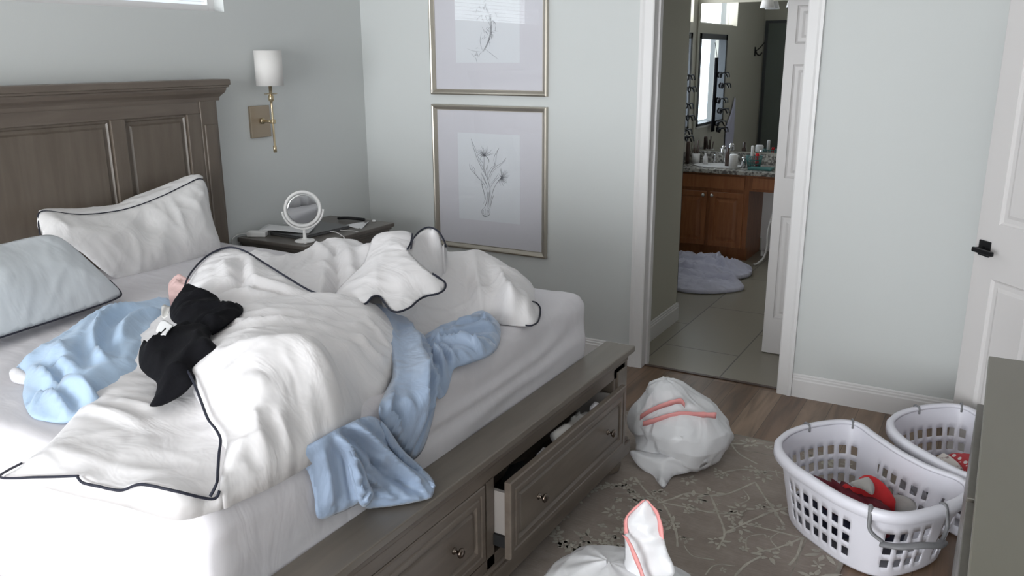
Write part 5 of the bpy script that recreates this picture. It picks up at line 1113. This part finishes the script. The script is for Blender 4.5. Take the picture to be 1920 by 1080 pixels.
# ================================================================== LAUNDRY BASKETS
BC = Vector((3.325, -1.262, 0))
rim_pts = [(3.000, -1.240), (3.002, -1.187), (3.019, -1.114), (3.069, -1.022), (3.142, -.940), (3.204, -.903), (3.252, -.914), (3.306, -.977), (3.371, -1.050), (3.430, -1.110), (3.485, -1.154), (3.530, -1.184), (3.580, -1.205), (3.629, -1.224), (3.662, -1.270), (3.660, -1.338), (3.620, -1.429), (3.555, -1.523), (3.480, -1.594), (3.395, -1.606), (3.28, -1.560), (3.156, -1.467), (3.087, -1.407), (3.025, -1.320)]
HB = .28
def resample(pts, n):
    P = catmull([Vector((x, y, 0)) for x, y in pts], 8, True); P.append(P[0]); L = [0]
    for a, b in zip(P, P[1:]): L.append(L[-1]+(b-a).length)
    out = []; j = 0
    for k in range(n):
        t = L[-1]*k/n
        while L[j+1] < t: j += 1
        out.append(P[j].lerp(P[j+1], (t-L[j])/(L[j+1]-L[j])))
    return out
NB = 190
rimc = [p-BC for p in resample(rim_pts, NB)]
def basket(label, loc, rz):
    t = thing('laundry_basket', label, 'laundry basket', loc, rz, None)
    def lev(h): # outline at height h
        k = .80+.17*(h/HB)
        return [Vector((p.x*k, p.y*k, h)) for p in rimc]
    zs = [.0, .006, .02, .040, .058, .075, .098, .115, .132, .155, .172, .190, .215, .24, HB-.012, HB]
    bm = bmesh.new(); rows = [[bm.verts.new(p) for p in lev(h)] for h in zs]
    # holes: three rows, each two z cells high, at the level pairs below; 3 cells wide, 2 cells web
    hz = {3: 1, 4: 1, 6: 2, 7: 2, 9: 3, 10: 3}
    for i in range(len(zs)-1):
        for j in range(NB):
            a = j/NB
            hole = i in hz and (j % 5) in (0, 1, 2)
            solid = (.235 < a < .30) or (.565 < a < .60) or (.70 < a < .76) or (.93 < a < .985) or (.43 < a < .455)
            if hole and not solid: continue
            bm.faces.new((rows[i][j], rows[i][(j+1) % NB], rows[i+1][(j+1) % NB], rows[i+1][j]))
    bm.faces.new(rows[0][::-1])
    bmesh.ops.recalc_face_normals(bm, faces=bm.faces[:])
    body = _link('body', bm, M['plastic'], t, False)
    for p in body.data.polygons: p.use_smooth = True
    s = body.modifiers.new('solid', 'SOLIDIFY'); s.thickness = .004; s.offset = 0
    # rolled rim
    bm = bmesh.new(); P = [Vector((p.x*.985, p.y*.985, HB)) for p in rimc]; N = len(P); prof = [(-.012, -.006), (-.010, .004), (-.002, .008), (.012, .006), (.019, -.003), (.020, -.030), (.015, -.032), (.013, -.006)]
    R_ = []
    for i, p in enumerate(P):
        tt = (P[(i+1) % N]-P[i-1]).normalized(); s = Vector((tt.y, -tt.x, 0))
        if s.dot(p) < 0: s = -s
        R_.append([bm.verts.new(p+s*d+Vector((0, 0, z))) for d, z in prof])
    for i in range(N):
        A_, B_ = R_[i], R_[(i+1) % N]
        for k in range(len(prof)): bm.faces.new((A_[k], A_[(k+1) % len(prof)], B_[(k+1) % len(prof)], B_[k]))
    _link('rim', bm, M['plastic'], t, True)
    # hanging bail handle at the right end, folded-in handle hinges at the left end
    def at(a, out=.0, z=HB): p = rimc[int(a*NB) % NB]; d = p.normalized(); return Vector((p.x+d.x*out, p.y+d.y*out, z))
    bm = bmesh.new()
    h0, h1 = at(.735, .014, HB-.004), at(.605, .014, HB-.004)
    mid = (h0+h1)/2; dirr = Vector((mid.x, mid.y, 0)).normalized()
    tube(bm, catmull([at(.735, -.015, HB+.006), at(.735, .004, HB+.010), h0+Vector((0, 0, -.01)), h0+Vector((0, 0, -.06))+dirr*.012, h0.lerp(h1, .12)+Vector((0, 0, -.085))+dirr*.045], 5), .008, n=8, flat=.7)
    tube(bm, catmull([at(.605, -.015, HB+.006), at(.605, .004, HB+.010), h1+Vector((0, 0, -.01)), h1+Vector((0, 0, -.06))+dirr*.012, h1.lerp(h0, .12)+Vector((0, 0, -.085))+dirr*.045], 5), .0065, n=8, flat=.7)
    tube(bm, catmull([h0.lerp(h1, .10)+Vector((0, 0, -.092))+dirr*.045, h0.lerp(h1, .25)+Vector((0, 0, -.078))+dirr*.085, mid+Vector((0, 0, -.066))+dirr*.10, h0.lerp(h1, .75)+Vector((0, 0, -.078))+dirr*.085, h0.lerp(h1, .90)+Vector((0, 0, -.092))+dirr*.045], 6), .016, n=10, flat=.55)
    _link('handle', bm, M['greyplastic'], t, True)
    for a in (.115, .215):
        bm = bmesh.new()
        tube(bm, catmull([at(a, .018, HB-.01), at(a, .014, HB+.006), at(a, .0, HB+.011), at(a, -.014, HB+.006), at(a, -.018, HB-.02)], 4), .0045, n=8)
        _link('handle_hinge', bm, M['greyplastic'], t, True)
    return t
basket('white plastic laundry basket with red clothes, the nearer of two', (BC.x, BC.y, .010), 0)
basket('white plastic laundry basket with polka-dot cloth, the farther, against the door', (3.678, -.866, .010), R(-4))
# clothes in the near basket
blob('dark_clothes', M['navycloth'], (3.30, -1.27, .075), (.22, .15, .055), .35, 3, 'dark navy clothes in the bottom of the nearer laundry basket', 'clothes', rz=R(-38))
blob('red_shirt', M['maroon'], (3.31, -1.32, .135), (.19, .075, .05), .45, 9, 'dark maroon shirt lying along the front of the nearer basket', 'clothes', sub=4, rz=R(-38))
tag(cloth('red_shirt', [(3.246,-1.272,0.160), (3.259,-1.246,0.180), (3.290,-1.269,0.190), (3.302,-1.203,0.200), (3.337,-1.190,0.210), (3.383,-1.205,0.200), (3.420,-1.235,0.180), (3.437,-1.274,0.160), (3.371,-1.290,0.150), (3.297,-1.288,0.150)], M['red'], None, H=.025, Rr=.03, wr=.012, ang=-.6, fb=14, seed=2, thick=.02, sp=.008, floor=.12), 'bright red shirt on top of the clothes in the nearer basket', 'clothes')
tag(cloth('grey_sock', [(3.280,-1.295,0.215), (3.308,-1.261,0.222), (3.338,-1.235,0.220), (3.363,-1.280,0.215), (3.363,-1.322,0.200), (3.328,-1.307,0.205), (3.294,-1.309,0.210)], M['greycloth'], None, H=.012, Rr=.02, wr=.006, fb=18, seed=5, thick=.01, sp=.007), 'pale grey cloth resting on the bright red shirt', 'clothes')
tag(cloth('white_cloth', [(3.412,-1.200,0.150), (3.449,-1.170,0.150), (3.491,-1.192,0.150), (3.512,-1.193,0.130), (3.458,-1.226,0.120), (3.423,-1.221,0.130)], M['greycloth'], None, H=.015, Rr=.03, wr=.008, fb=18, seed=6, floor=.06, sp=.008), 'pale cloth at the handle end of the nearer basket', 'clothes')
# clothes in the far basket
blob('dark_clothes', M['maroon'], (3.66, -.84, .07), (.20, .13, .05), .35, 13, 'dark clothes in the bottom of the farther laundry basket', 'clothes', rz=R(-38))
tag(cloth('polka_dot_cloth', [(3.570,-0.772,0.160), (3.592,-0.744,0.170), (3.644,-0.726,0.170), (3.698,-0.734,0.170), (3.705,-0.868,0.150), (3.660,-0.886,0.140), (3.619,-0.839,0.150)], M['polka'], None, H=.03, Rr=.05, wr=.008, seed=2, floor=.06, sp=.010), 'red polka-dot cloth in the farther laundry basket', 'clothes')
tag(cloth('printed_cloth', [(3.524,-0.880,0.170), (3.544,-0.822,0.180), (3.575,-0.822,0.190), (3.615,-0.858,0.190), (3.643,-0.880,0.170), (3.657,-0.870,0.150), (3.614,-0.909,0.150), (3.565,-0.902,0.160)], M['print'], None, H=.022, Rr=.03, wr=.010, seed=12, floor=.10, sp=.008), 'cream printed cloth on top in the farther laundry basket', 'clothes')

# ================================================================== DRESSER
dr = thing('dresser', 'glossy olive-grey dresser cut off at the right edge', 'dresser', (3.88, -2.6, 0))
TZ = .90
mbox('top', (3.656, 4.115, -3.75, -1.672, TZ-.022, TZ), M['dresser'], dr, bev=.003)
mbox('body', (3.672, 4.11, -3.73, -1.70, .10, TZ-.02), M['dresser'], dr, bev=.002)
for (ya, yb) in ((-2.38, -1.765), (-3.04, -2.40), (-3.70, -3.06)):
    for (za, zb) in ((.575, .782), (.345, .565), (.13, .335)):
        d = mbox('drawer', (3.644, 3.674, ya, yb, za, zb), M['dresserf'], dr, bev=.002)
for x in (3.70, 4.07):
    for y in (-3.70, -1.73): mbox('foot', (x-.02, x+.02, y-.02, y+.02, 0, .102), M['dresser'], dr)

# ================================================================== BATHROOM
va = thing('vanity_cabinet', 'orange oak bathroom vanity cabinet with two doors and knee space', 'cabinet', (1.6, 3.1, 0))
VY = 2.87
bm = bmesh.new()
box(bm, 1.075, 1.775, VY+.02, 3.40, .11, .755); box(bm, 1.075, 1.775, VY+.07, 3.40, 0, .11)
box(bm, 1.775, 3.24, VY+.02, VY+.05, .62, .755); box(bm, 2.75, 3.24, VY+.02, 3.40, 0, .755)
link('carcass', bm, M['oak'], va)
def oakpanel(name, x0, x1, z0, z1, raisedp=True):
    bm = bmesh.new(); prev = [bm.verts.new((x, VY+.02, z)) for x, z in ((x0, z0), (x1, z0), (x1, z1), (x0, z1))]
    st = ((0, .003), (.003, 0), (.045, 0), (.050, .008), (.062, .008), (.085, .001), (.09, .001)) if raisedp else ((0, .003), (.003, 0), (.010, 0))
    for ins, d in st:
        nv = [bm.verts.new((x, VY+d, z)) for x, z in ((x0+ins, z0+ins), (x1-ins, z0+ins), (x1-ins, z1-ins), (x0+ins, z1-ins))]
        for k in range(4): bm.faces.new((prev[k], prev[(k+1) % 4], nv[(k+1) % 4], nv[k]))
        prev = nv
    bm.faces.new(prev); return link(name, bm, M['oak'], va)
for x0, x1, xk in ((1.115, 1.412, 1.385), (1.438, 1.735, 1.462)):
    d = oakpanel('door', x0, x1, .115, .595)
    bm = bmesh.new(); lathe(bm, [(0, .0), (.005, .0), (.005, -.012), (.016, -.018), (.014, -.028), (0, -.031)], (xk, VY, .565), 16, 'y'); link('knob', bm, M['knob'], d, True)
oakpanel('false_drawer_front', 1.115, 1.735, .625, .74, False)
oakpanel('apron', 1.80, 2.72, .64, .74, False)
ct = mbox('countertop', (1.072, 3.245, VY-.02, 3.415, .757, .792), M['granite'], None, bev=.004); tag(ct, 'speckled grey granite bathroom countertop', 'countertop')
bs_ = mbox('backsplash', (1.072, 3.245, 3.398, 3.417, .793, .885), M['granite'], None, bev=.002); tag(bs_, 'speckled granite backsplash under the vanity mirror', 'backsplash')
sb = mbox('backsplash', (1.0715, 1.089, VY, 3.396, .793, .885), M['granite'], None, bev=.002); tag(sb, 'short granite side splash against the window wall', 'backsplash')
vm = mbox('vanity_mirror', (1.085, 3.24, 3.408, 3.418, .90, 2.19), M['mirrorsoft'], None); tag(vm, 'large frameless mirror above the granite countertop', 'mirror')
# basin rim sunk in the worktop, tap
bm = bmesh.new(); lathe(bm, [(.19, .7925), (.20, .796), (.185, .797), (.15, .794), (0, .7935)], (1.42, 3.12, 0), 40)
bmesh.ops.scale(bm, vec=(1.1, .8, 1), space=Matrix.Translation((-1.42, -3.12, 0)), verts=bm.verts[:])
tag(link('sink', bm, M['cup'], None, True), 'oval basin set in the granite countertop', 'sink')
tp = thing('tap', 'chrome bathroom tap standing behind the basin', 'tap', (1.42, 3.33, .793))
bm = bmesh.new(); tube(bm, catmull([(1.42, 3.33, .794), (1.42, 3.33, .90), (1.42, 3.30, .945), (1.42, 3.25, .935), (1.42, 3.225, .89)], 6), .013, n=12); link('spout', bm, M['chrome'], tp, True)
for x in (1.33, 1.51):
    bm = bmesh.new(); lathe(bm, [(0, .794), (.018, .794), (.012, .82), (.010, .85), (.016, .86), (0, .87)], (x, 3.33, 0), 16); link('tap_handle', bm, M['chrome'], tp, True)
# things on the counter
def can(name, m, x, y, r, h, label, cat, prof=None):
    bm = bmesh.new(); lathe(bm, prof or [(0, 0), (r, 0), (r, h*.93), (r*.8, h), (0, h)], (x, y, .7935), 24); return tag(link(name, bm, m, None, True), label, cat)
can('spray_can', M['cup'], 1.60, 2.97, .037, .125, 'white cylindrical can at the front of the granite counter', 'can')
jar = thing('toothbrush_cup', 'small cream cup of brushes in the corner of the counter', 'cup', (1.19, 3.20, .7935))
bm = bmesh.new(); lathe(bm, [(0, 0), (.036, 0), (.038, .09), (.034, .09), (.032, .01), (0, .01)], (1.19, 3.20, .7935), 20); link('cup', bm, M['cup'], jar, True)
for k, (dx, dy, hh) in enumerate(((-.03, .01, .20), (-.012, -.01, .17), (.01, .012, .21), (.028, -.008, .16), (.0, .02, .18))):
    tag(mtube('brush', [(1.19+dx*.3, 3.20+dy, .806), (1.19+dx, 3.20+dy*1.5, .7935+hh)], .006, M['brown'], None, n=8), 'slim dark brush standing in the cream cup in the corner of the counter', 'brush', 'brushes in the cream cup')
can('bottle', M['brown'], 1.13, 3.15, .018, .20, 'tall dark bottle left of the brush cup', 'bottle')
can('bottle', M['cup'], 1.29, 3.17, .022, .10, 'short pale bottle right of the brush cup', 'bottle', [(0, 0), (.022, 0), (.022, .065), (.01, .075), (.01, .10), (0, .10)])
can('bottle', M['brown'], 1.50, 3.14, .020, .16, 'dark dispenser bottle behind the white can', 'bottle', [(0, 0), (.022, 0), (.022, .10), (.014, .115), (.014, .16), (0, .16)])
can('bottle', M['chrome'], 1.655, 3.10, .02, .09, 'small clear bottle just right of the white can', 'bottle')
bk = thing('storage_basket', 'teal mesh basket of toiletries on the counter', 'basket', (1.74, 3.12, .7935))
bm = bmesh.new(); 
for k in range(24):
    a = 2*math.pi*k/24; tube(bm, [(1.74+.05*math.cos(a), 3.12+.05*math.sin(a), .795), (1.74+.068*math.cos(a), 3.12+.068*math.sin(a), .895)], .0035, n=5)
for hh, rr in ((.797, .05), (.83, .056), (.865, .062), (.896, .069)): tube(bm, [(1.74+rr*math.cos(2*math.pi*k/24), 3.12+rr*math.sin(2*math.pi*k/24), hh) for k in range(24)], .004, n=5, closed=True)
link('mesh', bm, M['toy'], bk, True)
can('bottle', M['cup'], 1.72, 3.125, .014, .19, 'slim white bottle standing in the teal basket', 'bottle')
can('bottle', M['red'], 1.765, 3.12, .015, .125, 'red capped bottle in the teal basket', 'bottle')
tray = mbox('tray', (1.73, 1.93, 2.95, 3.08, .7935, .812), M['toy'], None, bev=.004); tag(tray, 'low dark teal tray at the right end of the visible counter', 'tray')
# hanging organiser by the window
og = thing('hanging_organizer', 'long black strap organiser hanging on the bathroom window wall', 'organizer', (1.12, 2.89, 1.9))
bm = bmesh.new(); box(bm, 1.105, 1.122, 2.855, 2.925, 1.02, 1.72, bev=.002); tube(bm, [(1.118, 2.89, 1.72), (1.09, 2.89, 1.86)], .003, n=6); link('strap', bm, M['black'], og)
rnd = random.Random(5)
for k, z in enumerate((1.56, 1.46, 1.32, 1.22, 1.10, 1.04)):
    bm = bmesh.new(); xo = 1.15+.02*(k % 2)
    for s in (-1, 1):
        cy = 2.885+s*.033; tube(bm, [(xo+.02*s, cy+.028*math.cos(2*math.pi*j/14), z+.022*math.sin(2*math.pi*j/14)) for j in range(14)], .008, n=6, closed=True, up=Vector((1, 0, 0)))
        tube(bm, catmull([(xo+.02*s, cy+s*.028, z+.008), (xo+.065, cy+s*.02, z+.02), (xo+.085, cy, z-.02)], 4), .007, n=6)
    tube(bm, [(xo-.02, 2.87, z), (xo+.02, 2.90, z)], .004, n=6)
    tag(link('sunglasses', bm, M['black_metal'], None, True), ('topmost', 'second from the top', 'third from the top', 'fourth from the top', 'fifth from the top', 'lowest')[k]+' pair of black sunglasses on the strap by the bathroom window', 'sunglasses', 'sunglasses on the hanging strap')
hk = thing('robe_hook', 'dark double robe hook on the bathroom wall seen in the mirror', 'hook', (1.07, 1.33, 1.76))
bm = bmesh.new(); tube(bm, catmull([(1.075, 1.33, 1.80), (1.10, 1.33, 1.75), (1.13, 1.33, 1.74), (1.15, 1.33, 1.77)], 5), .008, n=8); tube(bm, catmull([(1.075, 1.33, 1.78), (1.12, 1.31, 1.82), (1.16, 1.27, 1.88)], 5), .006, n=8); box(bm, 1.0715, 1.078, 1.31, 1.35, 1.73, 1.83)
link('hook', bm, M['dark'], hk, True)
tw = cloth('pale_panel', [(1.085, 2.05, 1.32), (1.085, 2.12, 1.24), (1.085, 2.22, 1.12), (1.085, 2.33, 1.03), (1.085, 2.33, .8), (1.085, 2.33, .62), (1.085, 2.18, .62), (1.085, 2.05, .62), (1.085, 2.04, .9)], M['lavcloth'], None, H=.012, Rr=.03, plane=(1, 0, 0), wr=.003, thick=.006, sp=.014, per=2)  # stands for a pale shape of unclear identity, built as hanging cloth
tag(tw, 'unidentified pale hanging panel below the bathroom window, seen in the mirror', 'pale_panel')
# laundry dropped on the tiles
pl = cloth('crumpled_sheet', [(1.50, 1.72, .03), (1.66, 1.66, .03), (1.84, 1.72, .03), (1.97, 1.85, .03), (2.02, 1.97, .03), (1.93, 2.08, .035), (1.86, 2.15, .035), (1.95, 2.35, .035), (1.93, 2.55, .03), (1.84, 2.70, .03), (1.66, 2.72, .04), (1.56, 2.82, .04), (1.45, 2.74, .04), (1.26, 2.78, .03), (1.15, 2.6, .03), (1.2, 2.2, .03), (1.3, 1.9, .03)], M['lavsheet'], None, H=.035, Rr=.16, wr=.022, ang=.25, fa=3, fb=10, seed=15, floor=.004, sp=.012,
           folds=[([(1.2, 2.5, .03), (1.5, 2.45, .03), (1.75, 2.4, .03), (1.92, 2.5, .03)], .05, .03), ([(1.25, 2.2, .03), (1.5, 2.15, .03), (1.8, 2.2, .03)], .055, .03), ([(1.35, 1.95, .03), (1.6, 1.95, .03), (1.85, 2.0, .03), (1.97, 1.95, .03)], .045, .025), ([(1.6, 2.75, .03), (1.65, 2.5, .03), (1.8, 2.3, .03)], .04, .025)])
tag(pl, 'crumpled pale lavender sheet dropped on the bathroom tiles', 'sheet')
# hose and little things in the knee space
hc = mtube('cord', catmull([(2.02, 2.95, .60), (1.98, 2.93, .45), (1.955, 2.90, .30), (1.96, 2.88, .16), (1.95, 2.84, .07), (1.91, 2.80, .02), (1.88, 2.78, .010)], 8), .009, M['cup'], None, n=8)
tag(hc, 'white cord hanging down in the vanity knee space', 'cord')
ad = mbox('plug', (1.84, 1.87, 3.18, 3.22, .0, .045), M['whiteplastic'], None, bev=.004); tag(ad, 'small white plug on the floor in the knee space', 'plug')
wb = struct(mbox('baseboard_bathroom', (1.79, 2.74, 3.395, 3.418, 0, .12), M['trim']))
mb2 = struct(mbox('wall_knee_space', (1.775, 2.75, 3.40, 3.42, .12, .755), M['trim']))
# vanity light over the mirror
vl = thing('vanity_light', 'glass-shaded vanity light over the mirror beside the white door', 'lamp', (1.9, 3.35, 2.25))
mbox('back_plate', (1.55, 2.3, 3.40, 3.42, 2.22, 2.28), M['chrome'], vl, bev=.004)
for x in (1.71, 1.93, 2.15):
    bm = bmesh.new(); lathe(bm, [(.02, 2.24), (.045, 2.20), (.062, 2.13), (.058, 2.13), (.04, 2.20), (.015, 2.235)], (x, 3.32, 0), 20)
    link('glass_shade', bm, M['cup'], vl, True)
    mtube('arm', catmull([(x, 3.41, 2.25), (x, 3.36, 2.28), (x, 3.32, 2.24)], 4), .007, M['chrome'], vl, n=8)

# repeats of one kind share a group
for base, g in (('framed_print', 'framed prints on the back wall'), ('rubbish_bag', 'bin bags on the rug'), ('laundry_basket', 'laundry baskets by the door'), ('pillow', 'pillows at the headboard'),
                ('rolled_sock', 'socks in the open drawer'), ('black_top', 'black garments on the comforter'), ('price_tag', 'paper tags by the black garments'), ('trinket', 'trinkets on the nightstand'),
                ('bottle', 'bottles on the bathroom counter'), ('flat_sheet', 'light blue flat sheets on the bed'), ('paper', 'papers on the laptop'), ('backsplash', 'granite splashes behind the countertop')):
    for o in scene.objects:
        if o.parent is None and o.name.split('.')[0] == base: o['group'] = g
